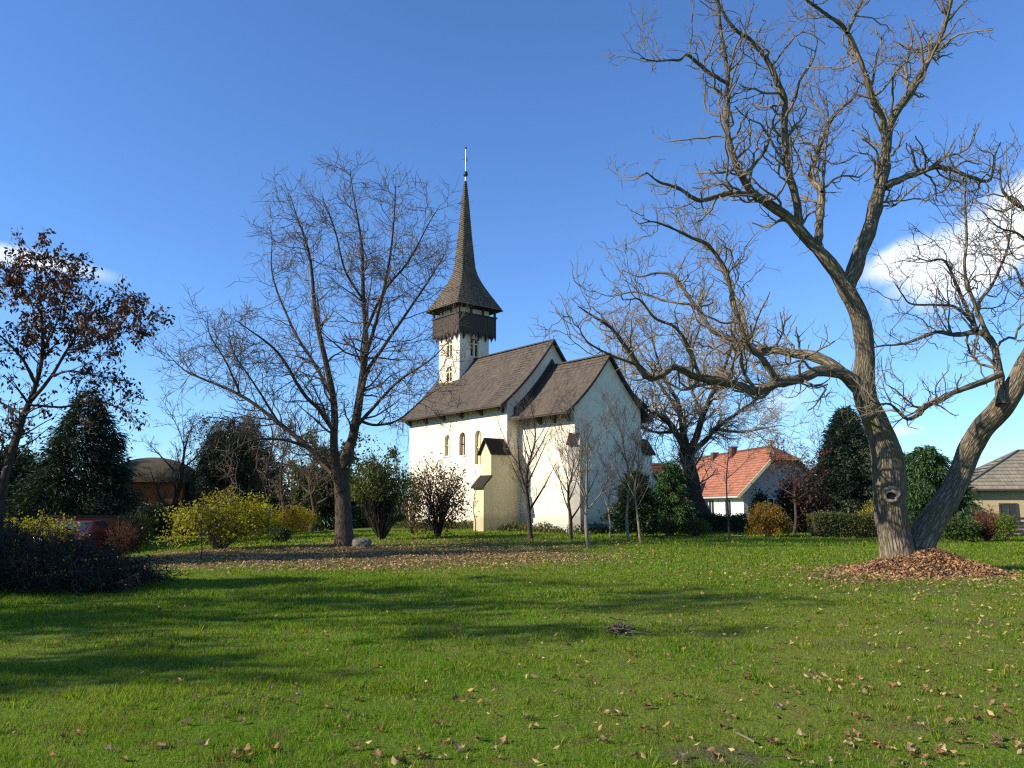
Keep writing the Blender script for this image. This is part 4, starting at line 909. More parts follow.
shrub('evergreen_bush', gx(382, 36), 36, 1.5, 1.2, 3.7, m_leaf('olive_green_leaf', [(.05, .07, .016), (.085, .11, .024), (.12, .14, .035)], .35), 'tall leaning green bush with dark stems just right of the tall bare tree', 26, n=8500, L=.13, stems=60, clumps=44, sp=.2, twig='dark', hollow=.35, z0=1.7)
def brush_pile():
    x, y = gx(48, 16.4), 16.4; rg = np.random.default_rng(8); base = np.array([x, y, float(gz(x, y))])
    root = empty('brush_thicket', tuple(base), label='dark tangled thicket of twigs at the left edge of the lawn', cat='thicket')
    n = 560; a = rg.uniform(0, 6.28, n); k = 9; s = np.linspace(0, 1, k); rr = rg.uniform(.1, 1, n) ** .6
    o = np.stack([np.cos(a) * rr * 1.9, np.sin(a) * rr * 1.3, np.zeros(n)], -1); o[:, 2] = gz(o[:, 0] + x, o[:, 1] + y) - base[2]
    out = np.stack([np.cos(a + rg.normal(0, .8, n)), np.sin(a + rg.normal(0, .8, n)), np.zeros(n)], -1); hh = rg.uniform(.45, 1.5, n) * np.clip(1.2 - .5 * rr, .3, 1.2) * np.clip(.72 - .32 * o[:, 0], .28, 1.2)
    pts = o[:, None] + out[:, None] * (.9 * rg.uniform(.3, 1.2, (n, 1, 1))) * s[None, :, None] ** 1.3 + np.array([0, 0, 1.]) * (hh[:, None] * np.sin(s[None] * rg.uniform(1.3, 2.5, (n, 1))))[:, :, None]
    pts += rg.normal(0, .02, pts.shape); b = NB(); tubes(b, pts, rg.uniform(.006, .014, (n, 1)) * np.linspace(1, .4, k)[None], 4)
    q = spawn(pts, np.full((n, k), .008), 9, rg, u=(.25, 1), ang=(45, 20), L=(.2, .7), rr=.7, rmin=.004, rmax=.008, k=5, wander=.25, up=-.02, tip=.5); tubes(b, q[0], q[1], 3)
    b.build('twigs', TW['dark'], root)
    m = 9000; i = rg.integers(0, len(q[0]), m); lb = NB(); leaves(lb, q[0][i, rg.integers(0, 5, m)] + rg.normal(0, .05, (m, 3)), .075, .5, rg, droop=.2); lb.build('foliage', LEAF['drysedge'], root)
brush_pile()

# around the church
shrub('magnolia_bush', gx(438, 38), 38, 1.65, 1.2, 3.75, LEAF['brown'], 'tall twiggy bush with sparse brown leaves in front of the sunlit nave wall', 31, n=3300, L=.15, w=.5, stems=34, clumps=46, sp=.15, twig='dark', fan=1.5, hollow=.5)
shrub('brown_leaved_shrub', gx(413, 40.5), 40.5, .55, .5, 3.1, LEAF['brown'], 'narrow brown leaved shrub at the left end of the nave wall', 32, n=700, L=.14, stems=12, clumps=14, sp=.2, twig='dark')
shrub('dark_bush', gx(152, 49), 49, 1.7, 1.2, 2.2, LEAF['yew'], 'dark bush below the orange wall of the shaded house, left of the yellow bush', 27, n=6000, L=.13, clumps=40, stems=30, twig='dark', hollow=.4, sp=.2)
shrub('pink_twiggy_shrub', gx(124, 32), 32, .8, .6, 1.35, LEAF['red'], 'small pinkish twiggy shrub in front of the parked red car', 28, n=500, L=.06, stems=60, twig='red', fan=1.2)
shrub('dim_olive_shrub', gx(138, 35), 35, .85, .6, 1.7, LEAF['olive'], 'dim olive shrub at the right end of the orange garden wall', 29, n=2600, L=.1, stems=24)
conifer('church_yew', gx(637, 38.5), 38.5, 3.0, 1.15, LEAF['yew'], 'dark rounded evergreen against the shaded chancel end', 33, n=14000, L=.16, w=.35, pw=.45, irregular=.25, droop=.15)
conifer('young_cedar', gx(671, 42), 42, 3.7, 1.1, LEAF['thuja'], 'light green evergreen right of the chancel, left of the thick dark trunk', 34, n=11000, L=.2, w=.3, pw=.55, irregular=.4, droop=.3)
sap = [  # px, depth, height, radius, trunk, label
    (531, 36.5, 6.2, 1.6, .10, 'two stemmed bare sapling in front of the nave buttress'),
    (571, 35.5, 4.4, 1.3, .075, 'forked bare sapling before the sunlit chancel wall'),
    (588, 30.2, 4.9, 1.3, .07, 'nearest thin bare sapling, crooked at its foot, before the chancel corner'),
    (609, 36, 3.6, .8, .045, 'very thin pale sapling before the shaded chancel end'),
    (628, 34.5, 5.9, 1.2, .065, 'tall bare sapling with pale stem in front of the dark evergreen'),
    (640, 33.8, 5.2, .9, .05, 'slender pale sapling just right of the one before the evergreen'),
    (475, 39.8, 3.2, .35, .028, 'single thin young stem beside the nave buttress')]
for i, (px, d, h, r, tr, lab) in enumerate(sap):
    generic_tree('sapling', gx(px, d), d, h, r, lab, 60 + i, trunk=tr, twig='brown', bark='pale' if i > 1 else 'brown', nl=10 if i != 6 else 3, fork=.2 if i < 2 else .3, group='saplings around the church', up=.22, dens=1.2 if i != 6 else .8, detail=.7, rise=1.5)
generic_tree('sapling', gx(728, 35.5), 35.5, 5.6, 1.6, 'thin straight bare sapling standing before the orange roofed house', 71, trunk=.045, twig='brown', nl=6, fork=.5, up=.12)

# ---------------------------------------------------------------- houses
MAT['tile'] = m_shingle('red_clay_tile', (.24, .088, .055), (.37, .165, .105), .2, .3, rough=.8)
MAT['dark_tile'] = m_shingle('old_dark_tile', (.13, .045, .035), (.20, .075, .055), .2, .3, rough=.85)
MAT['slate'] = m_shingle('grey_roof_slab', (.19, .165, .125), (.27, .235, .18), .4, .38, moss=(.16, .15, .10))
MAT['thatch'] = m_plain('thatch', (.075, .058, .035), .95, .5, 5)
MAT['white_wall'] = m_plaster('white_wall', (.80, .79, .76), amount=.2)
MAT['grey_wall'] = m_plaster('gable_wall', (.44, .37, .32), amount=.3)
MAT['ochre_wall'] = m_plaster('ochre_wall', (.46, .35, .20), amount=.35)
MAT['orange_wall'] = m_plaster('orange_wall', (.27, .085, .03), dirt=(.10, .05, .03), amount=.3)
MAT['frame'] = m_plain('white_frame', (.72, .71, .68), .6, .1, 3)
MAT['glass'] = m_plain('window_glass', (.03, .035, .04), .08, .2, 1)
MAT['brick'] = m_shingle('chimney_brick', (.26, .11, .07), (.36, .17, .11), .25, .08)
def roof_plane(b, a, c, d, e, n=16, rows=.3, step=.025):
    """stepped courses on the quad a-c (top edge) d-e (bottom edge, d under c)"""
    a, c, d, e = (np.asarray(v, float) for v in (a, c, d, e)); nr = np.cross(c - a, e - a); nr = unit(nr); nr = nr if nr[2] > 0 else -nr
    w = np.linalg.norm(d - e)
    for i in range(n):
        f0, f1 = i / n, (i + 1) / n; p0 = a + (e - a) * f0; q0 = c + (d - c) * f0; p1 = a + (e - a) * f1; q1 = c + (d - c) * f1
        V = [p0, q0, q1 + nr * step, p1 + nr * step, p1, q1]; u0, u1 = 0, np.linalg.norm(q0 - p0); s0 = np.dot(p0 - e, unit(d - e)); s1 = np.dot(p1 - e, unit(d - e))
        uv = [(s0, i * rows), (s0 + u1, i * rows), (s1 + np.linalg.norm(q1 - p1), i * rows + rows * .98), (s1, i * rows + rows * .98)]
        b.add(V, [[0, 1, 2, 3], [3, 2, 5, 4]], uv + [(0, 0)] * 4)
def window(par, f, c, w, z0, z1, glass=None, frame=None):
    """framed window on the wall plane f(s, z, depth outwards)"""
    m = PB()
    def bx(m, s0, s1, a0, a1, d0, d1):
        V = [f(s, z, d) for d in (d0, d1) for s, z in ((s0, a0), (s1, a0), (s1, a1), (s0, a1))]
        m.mesh(V, [(0, 1, 2, 3), (7, 6, 5, 4), (0, 4, 5, 1), (1, 5, 6, 2), (2, 6, 7, 3), (3, 7, 4, 0)])
    bx(m, c - w / 2, c + w / 2, z0, z1, .003, .03); o = m.build('window', glass or MAT['glass'], par)
    m = PB(); e = .08
    bx(m, c - w / 2 - e, c + w / 2 + e, z0 - e, z0, .004, .07); bx(m, c - w / 2 - e, c + w / 2 + e, z1, z1 + e, .004, .07)
    bx(m, c - w / 2 - e, c - w / 2, z0, z1, .004, .068); bx(m, c + w / 2, c + w / 2 + e, z0, z1, .004, .068); bx(m, c - .025, c + .025, z0, z1, .035, .06)
    m.build('window_frame', frame or MAT['frame'], o)
    m = PB(); bx(m, c - w / 2 - .14, c + w / 2 + .14, z0 - e - .06, z0 - e, .002, .14); m.build('window_sill', MAT['frame'], o)
def orange_house():
    # local: x across the gable (+ right), y away; origin at the middle of the near gable foot
    A = math.atan2(125, 800); x0, y0 = 18.9, 56.; z0 = float(gz(x0, y0)); hw, ln, ze, zr = 3.05, 17., 2.72, 5.85
    SC = 1.18; h = empty('country_house', (x0 * SC, y0 * SC, EYE - (EYE - z0) * SC), A, label='long house with bright orange tiled half hipped roof and white side wall', cat='house')
    h.scale = (SC,) * 3
    zh = 4.85; xh = hw * (zr - zh) / (zr - ze)
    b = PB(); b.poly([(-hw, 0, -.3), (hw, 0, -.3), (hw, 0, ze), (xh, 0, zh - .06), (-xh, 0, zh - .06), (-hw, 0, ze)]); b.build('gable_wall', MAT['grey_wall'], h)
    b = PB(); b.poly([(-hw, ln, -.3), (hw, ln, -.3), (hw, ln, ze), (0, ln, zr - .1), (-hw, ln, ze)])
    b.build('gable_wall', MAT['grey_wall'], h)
    b = PB(); b.poly([(-hw, 0, -.3), (-hw, ln, -.3), (-hw, ln, ze), (-hw, 0, ze)]); b.poly([(hw, 0, -.3), (hw, ln, -.3), (hw, ln, ze), (hw, 0, ze)]); b.build('side_wall', MAT['white_wall'], h)
    r = NB(); ov = .5; sl = (zr - ze) / hw; ye = -.3; yh = 1.7
    for sg in (-1, 1):
        ex, ezz = sg * (hw + ov), ze - ov * sl * .8
        # upper part of the slope starts behind the half hip, lower part runs out to the verge
        xm, zm = sg * xh, zh + .02
        roof_plane(r, (0, yh, zr), (0, ln + .3, zr), (xm, ln + .3, zm), (xm, ye, zm), 6)
        roof_plane(r, (xm, ye, zm), (xm, ln + .3, zm), (ex, ln + .3, ezz), (ex, ye, ezz), 13)
    ro = r.build('roof', MAT['tile'], h)
    r = NB(); roof_plane(r, (-.01, yh, zr), (.01, yh, zr), (xh + .05, ye - .25, zh - .12), (-xh - .05, ye - .25, zh - .12), 7); r.build('hip', m_shingle('hip_tile', (.22, .085, .045), (.33, .14, .08), .2, .3), ro)
    b = PB(); b.bar((0, yh, zr + .03), (0, ln + .3, zr + .03), .22, .14)
    for sg in (-1, 1): b.bar((0, yh, zr + .03), (sg * (xh + .03), ye - .2, zh - .05), .2, .12)
    b.build('ridge_cap', MAT['tile'], ro)
    for sg in (-1, 1): b = PB(); b.bar((sg * (xh + .02), ye - .02, zh - .1), (sg * (hw + ov), ye - .02, ze - ov * sl * .8 - .1), .05, .2); b.build('bargeboard', MAT['trim'] if sg < 0 else MAT['old_wood'], ro)
    b = PB(); b.bar((-hw - ov, ye, ze - ov * sl * .8 - .06), (-hw - ov, ln + .3, ze - ov * sl * .8 - .06), .12, .1); b.build('gutter', m_plain('gutter_metal', (.45, .43, .4), .5, .1, 3), ro)
    c = PB(); c.box(-.5, -.05, 7.2, 7.65, zr - 1.2, zr + .34); c.box(-.55, 0, 7.15, 7.7, zr + .34, zr + .44); c.build('chimney', MAT['brick'], ro)
    c = PB(); c.box(-.5, 0.05, 10.9, 11.4, zr - 1.2, zr + .22); c.build('chimney', MAT['brick'], ro)
    for s in (2.4, 5.4, 8.6): window(h, lambda s_, z, d: (-hw - d, s_, z), s, 1., .95, 2.05)
    for s in (-1.3, 1.2): window(h, lambda s_, z, d: (s_, -d, z), s, .85, .9, 2.1)
orange_house()
def barn():
    x0, y0 = 11.9, 74.; z0 = float(gz(x0, y0)); h = empty('barn', (x0, y0, z0), .12, label='low barn with dark red tiled roof behind the evergreen, left of the orange roof', cat='barn')
    hw, L, ze, zr = 2.8, 3.2, 2.5, 5.7
    b = PB(); b.box(-L, L, -hw, hw, -.3, ze); 
    for x in (-L + .002, L - .002): b.poly([(x, -hw, ze), (x, hw, ze), (x, 0, zr - .1)])
    b.build('wall', MAT['grey_wall'], h)
    r = NB()
    for sg in (-1, 1): roof_plane(r, (-L - .3, 0, zr), (L + .2, 0, zr), (L + .3, sg * (hw + .5), ze - .45), (-L - .3, sg * (hw + .5), ze - .45), 14)
    r.build('roof', MAT['dark_tile'], h); window(h, lambda s_, z, d: (s_, -hw - d, z), -1.3, .9, .9, 1.9); window(h, lambda s_, z, d: (s_, -hw - d, z), 1.6, .9, .9, 1.9)
barn()
def grey_house():
    y0 = 50.; xl = gx(966, y0); z0 = float(gz(xl, y0)); h = empty('grey_roofed_house', (xl, y0, z0), R(-15), label='house with hipped grey slab roof and sun dappled ochre wall at the right edge', cat='house')
    W_, D_, ze, zr = 13., 7.5, 2.75, 5.25; o = .45
    b = PB(); b.box(0, W_, 0, D_, -.3, ze); b.build('wall', MAT['ochre_wall'], h)
    b = PB(); b.box(-o + .1, W_ + o - .1, -o + .1, D_ + o - .1, ze - .18, ze - .06); b.build('eaves', MAT['old_wood'], h)
    r = NB(); A = (4.3, D_ / 2, zr); B = (W_ - 3.4, D_ / 2, zr); c1, c2, c3, c4 = (-o, -o, ze - .1), (W_ + o, -o, ze - .1), (W_ + o, D_ + o, ze - .1), (-o, D_ + o, ze - .1)
    roof_plane(r, A, B, c2, c1, 11, .38); roof_plane(r, B, A, c4, c3, 11, .38); roof_plane(r, A, A, c1, c4, 11, .38); roof_plane(r, B, B, c3, c2, 11, .38)
    ro = r.build('roof', MAT['slate'], h)
    b = PB(); 
    for p, q in ((A, B), (A, c1), (A, c4), (B, c2), (B, c3)): b.bar(np.array(p) + [0, 0, .03], np.array(q) + [0, 0, .03], .16, .1)
    b.build('hip_cap', m_plain('hip_cap_metal', (.12, .11, .10), .7, .2, 3), ro)
    b = PB(); b.bar((-o, -o - .05, ze - .12), (W_ + o, -o - .05, ze - .12), .12, .1); b.build('gutter', m_plain('dark_gutter', (.07, .06, .055), .5, .1, 3), ro)
    c = PB(); c.box(6.2, 6.8, D_ / 2 - .9, D_ / 2 - .3, zr - 1.2, zr + .5); c.build('chimney', MAT['brick'], ro)
    for s in (2.3, 5.6, 8.7): window(h, lambda s_, z, d: (s_, -d, z), s, .85, .75, 1.75, frame=MAT['old_wood'])
grey_house()
def thatched():
    D = 56.; x0 = gx(141, D); z0 = float(gz(x0, D)); h = empty('thatched_house', (x0, D, z0), .1, label='shaded orange walled house with rounded dark roof behind the dark spruce', cat='house')
    hw, ze, zr = 2.7, 3.5 - z0, 5.35 - z0; zm = 2.1
    b = PB(); b.box(-hw, hw, 0, 4.5, zm, ze); b.build('wall', MAT['orange_wall'], h)
    b = PB(); b.box(-hw + .02, hw - .02, .02, 4.48, -.4, zm); b.build('lower_wall', m_plain('dark_wall', (.07, .062, .055), .9, .3, 2), h)
    r = NB(); k = 9; t = np.linspace(0, 1, k); prev = None; na = 40; a = np.arange(na) / na * 2 * np.pi
    sup = lambda c: np.sign(c) * np.abs(c) ** .55
    for i, f in enumerate(t):
        q = math.cos(f * math.pi / 2) ** 1.05; rr = np.stack([sup(np.cos(a)) * (hw + .4) * q, 2.25 + sup(np.sin(a)) * 2.65 * q, np.full(na, ze - .12 + (zr - ze) * math.sin(f * math.pi / 2))], -1)
        if prev is not None:
            j = np.arange(na); j1 = (j + 1) % na; r.add(np.concatenate([prev, rr]), np.stack([j, j1, na + j1, na + j], -1))
        prev = rr
    j = np.arange(na); r.add(np.stack([sup(np.cos(a)) * (hw + .4), 2.25 + sup(np.sin(a)) * 2.65, np.full(na, ze - .121)], -1), [list(j)])
    r.build('roof', MAT['thatch'], h, True)
thatched()
def low_wall():
    D = 36.2; x0, x1 = gx(52, D), gx(134, D); z0 = float(gz(x0, D)); o = PB(); o.box(0, x1 - x0, 0, .25, -.3, 1.55)
    h = empty('garden_wall', (x0, D, z0), label='low shaded orange garden wall behind the parked red car', cat='wall'); o.build('wall_face', MAT['orange_wall'], h)
    c = PB(); c.box(-.05, x1 - x0 + .05, -.05, .3, 1.552, 1.62); c.build('coping', MAT['thatch'], h)
low_wall()
def car():
    D = 33.; x0 = gx(80, D); z0 = float(gz(x0, D)); h = empty('parked_car', (x0, D, z0), R(97), label='dark red car parked in the shade, half hidden behind the thicket', cat='car')
    red = Mat('car_paint', .25, .5); red.color((.13, .010, .013)); red.b.inputs['Coat Weight'].default_value = .6
    prof = [(-2.0, .35), (-2.05, .62), (-1.95, .86), (-1.15, .98), (-.55, 1.40), (.75, 1.44), (1.55, 1.05), (2.0, .95), (2.08, .6), (2.0, .35)]
    b = PB(); n = len(prof); V = [(x, -.84 + .12 * max(0, z - .95) * 2, z) for x, z in prof] + [(x, .84 - .12 * max(0, z - .95) * 2, z) for x, z in prof]
    b.mesh(V, [tuple(range(n)), tuple(range(n, 2 * n))[::-1]] + [(i, (i + 1) % n, n + (i + 1) % n, n + i) for i in range(n)]); b.build('body', red.m, h, bevel=.05)
    g = PB(); g.poly([(-1.0, -.825, 1.0), (-.5, -.745, 1.34), (.05, -.742, 1.37), (.05, -.825, 1.0)]); g.poly([(.12, -.825, 1.0), (.12, -.742, 1.37), (.7, -.742, 1.37), (1.35, -.825, 1.03)])
    g.build('side_window', MAT['glass'], h); g = PB(); g.poly([(-1.16, -.7, 1.0), (-1.16, .7, 1.0), (-.62, .66, 1.37), (-.62, -.66, 1.37)]); g.build('windscreen', MAT['glass'], h)
    for x in (-1.28, 1.3):
        for y in (-.76, .76):
            w = PB(); w.lathe([(.2, -.1), (.31, -.1), (.33, -.06), (.33, .06), (.31, .1), (.2, .1)], 20, (x, y, .33), 'y'); o = w.build('wheel', m_plain('tyre', (.02, .02, .02), .8, .2, 3), h, True)
            w = PB(); w.lathe([(.05, -.105), (.19, -.105), (.2, 0), (.19, .105), (.05, .105)], 14, (x, y, .33), 'y'); w.build('rim', MAT['metal'], o, True)
    for y in (-.58, .58):
        w = PB(); w.box(-2.07, -1.95, y - .16, y + .16, .64, .78); w.build('headlight', MAT['frame'], h, bevel=.02)
car()
def post():
    x, y = gx(269, 38), 38.; z = float(gz(x, y)); h = empty('capped_post', (x, y, z), label='slim dark post with a white lamp head beside the big yellow green bush', cat='lamp')
    b = PB(); b.lathe([(.09, -.1), (.09, .08), (.05, .12), (.045, .98), (.07, 1.0)], 10); b.build('pole', MAT['old_wood'], h, True)
    b = PB(); b.lathe([(.06, 1.0), (.14, 1.03), (.16, 1.2), (.13, 1.36), (.04, 1.43)], 12); b.build('lamp_head', MAT['frame'], h, True)
    x, y = gx(276, 36.5), 36.5; z = float(gz(x, y)); h = empty('dark_bin', (x, y, z), label='small dark upright box on the grass right of the white headed post', cat='bin')
    b = PB(); b.prism([(-.17, 0), (.17, 0), (.2, .62), (-.2, .62)], 'y', -.17, .17); b.build('body', MAT['old_wood'], h, bevel=.02)
    b = PB(); b.box(-.22, .22, -.2, .2, .622, .69); b.build('lid', MAT['old_wood'], h, bevel=.015)
post()
def stone():
    import bmesh
    x, y = gx(363, 30.6), 30.6; z = float(gz(x, y)); bm = bmesh.new(); bmesh.ops.create_icosphere(bm, subdivisions=4, radius=1)
    rg = np.random.default_rng(4); ph = rg.uniform(0, 6, (5, 4))
    for v in bm.verts:
        p = v.co; f = 1 + sum(.07 * math.sin(3 * p.x * (i + 1) * .6 + ph[i, 0]) * math.sin(2.6 * p.y * (i + 1) * .6 + ph[i, 1]) * math.sin(2.8 * p.z * (i + 1) * .6 + ph[i, 2]) for i in range(5))
        v.co = Vector((np.sign(p.x) * abs(p.x) ** .7 * .36, np.sign(p.y) * abs(p.y) ** .8 * .26, np.sign(p.z) * abs(p.z) ** .7 * .2)) * f
    me = bpy.data.meshes.new('boulder'); bm.to_mesh(me); bm.free(); me.polygons.foreach_set('use_smooth', [True] * len(me.polygons)); me.materials.append(MAT['stone'])
    o = bpy.data.objects.new('boulder', me); COL.objects.link(o); o.location = (x, y, z + .13); tag(o, 'squat grey stone lying at the foot of the tall bare tree', 'stone')
stone()
def fence():
    D = 43.; xa = gx(1009, D); z0 = float(gz(xa, D)); h = empty('rail_fence', (xa, D, z0), label='dark brown wooden fence of horizontal boards in front of the grey roofed house', cat='fence')
    for i in range(5):
        b = PB(); b.box(i * 1.5 - .06, i * 1.5 + .06, -.05, .05, -.2, 1.2); b.build('post', MAT['board'], h)
    for z in (.22, .45, .68, .91): b = PB(); b.box(-.1, 6.1, -.085, -.052, z, z + .13); b.build('rail', MAT['board'], h)
fence()
def hedge(name, xa, xb, D, h, th, label, mats, seed, n=9000, wob=.12):
    rg = np.random.default_rng(seed); x0 = (xa + xb) / 2; z = float(gz(x0, D)); W_ = (xb - xa) / 2; root = empty(name, (x0, D, z), label=label, cat='hedge')
    b = NB(); gxn, gy = 40, 12; s = np.linspace(-1, 1, gxn); a = np.linspace(0, np.pi, gy); X, A = np.meshgrid(s, a); X = X.ravel(); A = A.ravel()
    sx = np.sign(np.cos(A)) * np.abs(np.cos(A)) ** .5; sz = np.abs(np.sin(A)) ** .5; sc = .86 + .05 * np.sin(X * 9) + rg.normal(0, .03, len(X)); ends = np.clip((1 - np.abs(X)) * 14, .2, 1)
    V = np.stack([X * W_ * .96, sx * th * .5 * sc * ends, sz * h * sc * ends], -1); i = np.arange(gy - 1)[:, None] * gxn + np.arange(gxn - 1)[None]; F = np.stack([i, i + 1, i + gxn + 1, i + gxn], -1).reshape(-1, 4)
    b.add(V, F); b.build('stems', m_plain('hedge_inside', (.028, .024, .014), .95, .5, 6), root)
    x = rg.uniform(-1, 1, n); a = rg.uniform(0, np.pi, n); r = rg.normal(.95, .06, n); top = 1 + wob * np.sin(x * W_ * 2.1 + seed) * .5
    c = np.stack([x * W_, np.sign(np.cos(a)) * np.abs(np.cos(a)) ** .5 * th * .5 * r, np.abs(np.sin(a)) ** .5 * h * r * top], -1) + rg.normal(0, .03, (n, 3)); c[:, 2] = np.maximum(c[:, 2], .04)
    lb = NB(); leaves(lb, c, .09, .55, rg); lb.build('foliage', mats, root)
hedge('clipped_hedge', gx(813, 40), gx(882, 40), 40.5, 1.12, 1.1, 'clipped dark green hedge behind and left of the walnut trunk', LEAF['olive'], 41, 13000)
hedge('low_hedge', gx(700, 45), gx(750, 45), 46, .95, .9, 'low dark hedge under the orange roofed house, left of the orange bush', LEAF['yew'], 42, 6000)
hedge('far_hedge', gx(296, 66), gx(412, 66), 66, 1.25, 1., 'long sunlit yellow green hedge across the far lawn left of the church', LEAF['fresh'], 43, 12000)
hedge('dark_hedge', gx(884, 44), gx(948, 44), 45, 1.2, 1.2, 'dark hedge seen through the fork of the walnut trunk', LEAF['yew'], 44, 8000)
shrub('orange_bush', gx(767, 40), 40, 1.05, .95, 1.72, LEAF['orange'], 'rounded orange and yellow bush in front of the orange roofed house', 45, n=9000, L=.085, clumps=70, stems=40, hollow=.78, sp=.12)
shrub('yellow_shrub', gx(871, 43), 43, .8, .7, 1.75, LEAF['gold'], 'yellow shrub showing above the clipped hedge beside the walnut trunk', 46, n=3500, L=.08, stems=24)
shrub('red_bush', gx(984, 38), 38, .75, .7, 1.55, LEAF['red'], 'dull red brown bush right of the walnut, left of the fence', 47, n=4200, L=.07, stems=60, twig='red', hollow=.5)
shrub('lime_shrub', gx(1003, 37.5), 37.5, .5, .5, 1.35, LEAF['fresh'], 'bright lime green shrub at the end of the wooden fence', 48, n=2600, L=.09, stems=20)
shrub('laurel_bush', gx(955, 37.5), 37.5, 1.05, .9, 1.15, LEAF['green'], 'glossy dark green laurel bush right of the walnut trunk', 49, n=4200, L=.13, stems=26)
shrub('low_shrub', gx(905, 40), 40, .8, .7, .95, LEAF['olive'], 'low olive shrub seen between the two walnut trunks', 50, n=2600, L=.09, stems=18)
shrub('dry_shrub', gx(695, 39.5), 39.5, .9, .7, .85, LEAF['olive'], 'low dry olive shrub in front of the thick dark trunk', 51, n=2300, L=.1, stems=30)
shrub('small_green_shrub', gx(668, 40), 40, .55, .5, .9, LEAF['olive'], 'small green shrub at the foot of the light green evergreen', 52, n=1500, L=.1, stems=20)
shrub('leafy_shrub', gx(735, 46.5), 46.5, 1.2, .8, .8, LEAF['fresh'], 'light green leafy shrub against the white wall of the orange roofed house', 53, n=3600, L=.12, stems=24)
shrub('ivy_shrub', gx(712, 49), 49, .7, .8, 1.0, LEAF['green'], 'green shrub beside the foot of the thick dark trunk', 54, n=3000, L=.12, stems=20)
generic_tree('red_leaved_tree', gx(792, 43), 43, 4.3, 1.4, 'small tree with dull red leaves in front of the shaded house gable', 55, trunk=.085, twig='dark', bark='brown', nl=9, fork=.42, leaf=dict(src=2, n=1100, L=.13, w=.5, mat=LEAF['red'], sp=.08, droop=.4))
shrub('dark_gable_bush', gx(801, 46.5), 46.5, 1.75, 1.2, 3.2, m_leaf('dark_red_leaf', [(.025, .014, .010), (.06, .026, .018), (.04, .03, .016)], .25), 'big dark reddish bush filling the space below the shaded gable', 56, n=9000, L=.14, clumps=50, stems=50, twig='dark', hollow=.3, sp=.2)
shrub('purple_bush', gx(762, 47.5), 47.5, .7, .7, 2.3, LEAF['yew'], 'tall dark green bush at the left corner of the shaded gable', 57, n=7000, L=.13, stems=40, twig='dark', hollow=.35, sp=.2)
conifer('blue_spruce', gx(851, 52), 52, 7.9, 2.7, LEAF['blue'], 'broad grey green spruce left of the walnut trunk', 58, n=75000, L=.27, w=.26, pw=.72, irregular=.12, droop=.16)
conifer('cedar_tree', gx(930, 46), 46, 5.0, 2.3, LEAF['thuja'], 'fresh dark green cedar seen in the fork of the walnut', 59, n=20000, L=.26, w=.32, pw=.5, irregular=.42, droop=.3)
generic_tree('birch_tree', gx(820, 58), 58, 8.2, 1.6, 'thin pale bare tree left of the grey green spruce', 81, trunk=.09, twig='brown', bark='pale', nl=9, fork=.3, detail=1.5)

def pole_and_wire():
    x, y = gx(846, 60), 60.; z = float(gz(x, y)); h = empty('utility_pole', (x, y, z), label='wooden utility pole mostly hidden behind the grey green spruce', cat='pole')
    b = PB(); b.lathe([(.13, -.2), (.12, 3), (.09, 6.2), (.08, 6.25)], 10); b.build('shaft', MAT['old_wood'], h, True)
    b = PB(); b.box(-.6, .6, -.05, .05, 5.75, 5.87); b.build('crossarm', MAT['old_wood'], h)
    p0 = np.array([x, y, z + 5.95]); p1 = np.array([36., 53., 5.2]); t = np.linspace(0, 1, 30)[:, None]; q = p0 + (p1 - p0) * t - np.array([0, 0, 1.]) * (.45 * 4 * t * (1 - t))
    w = NB(); tubes(w, q[None], np.full((1, 30), .012), 5); tag(w.build('overhead_wire', MAT['old_wood']), 'thin overhead wire running from the spruce to the grey roofed house', 'wire')
pole_and_wire()

# far background: separate trees behind gardens and houses
far = [  # px, depth, h, r, kind, label
    (-12, 60, 9, 3.2, 'b', 'bare tree at the far left behind the rust leaved tree'),
    (20, 72, 6.5, 2.6, 'c', 'dark distant evergreen behind the thicket at the left'),
    (104, 75, 5.0, 2.2, 'c', 'distant dark evergreen behind the orange garden wall'),
    (192, 75, 6.6, 2.6, 'b', 'distant bare tree behind the gnarled dark tree'),
    (12, 48, 5.6, 2.6, 'c', 'dark evergreen behind the leaning rust leaved trunk'),
    (120, 62, 5.2, 2.2, 'c', 'dark evergreen between the spruce and the orange house'),
    (208, 58, 5.6, 2.2, 'c', 'dark evergreen behind the gnarled tree and the yellow bush'),
    (258, 62, 7.0, 2.5, 'c', 'tall dark evergreen behind the weeping tree'),
    (300, 78, 7.0, 2.8, 'b', 'distant bare tree above the golden bush'),
    (313, 72, 5.0, 2.3, 'o', 'distant olive tree left of the tall bare trunk'),
    (331, 58, 4.6, 2.0, 'c', 'green evergreen close behind the tall bare trunk'),
    (262, 53, 8.2, 2.6, 'b', 'tall twiggy bare tree rising behind the weeping tree'),
    (312, 49, 6.4, 2.2, 'b', 'small twiggy bare tree close to the left of the tall bare trunk'),
    (283, 56, 7.2, 2.6, 'b', 'twiggy bare tree behind the golden bush, left of the tall bare trunk'),
    (322, 62, 6.2, 2.4, 'o', 'olive leaved tree just left of the tall bare trunk, far back'),
    (372, 70, 5.6, 2.4, 'o', 'distant olive tree between the tall bare trunk and the church'),
    (398, 88, 6.0, 2.6, 'b', 'distant bare tree just left of the church wall'),
    (688, 90, 7.5, 2.8, 'b', 'distant bare tree behind the dark red barn roof'),
    (800, 92, 8., 2.8, 'b', 'distant bare tree behind the right end of the orange roof'),
    (893, 85, 6.2, 2.8, 'o', 'distant olive tree hidden behind the walnut trunk'),
    (946, 95, 6.0, 3., 'b', 'distant bare tree left of the grey roofed house')]
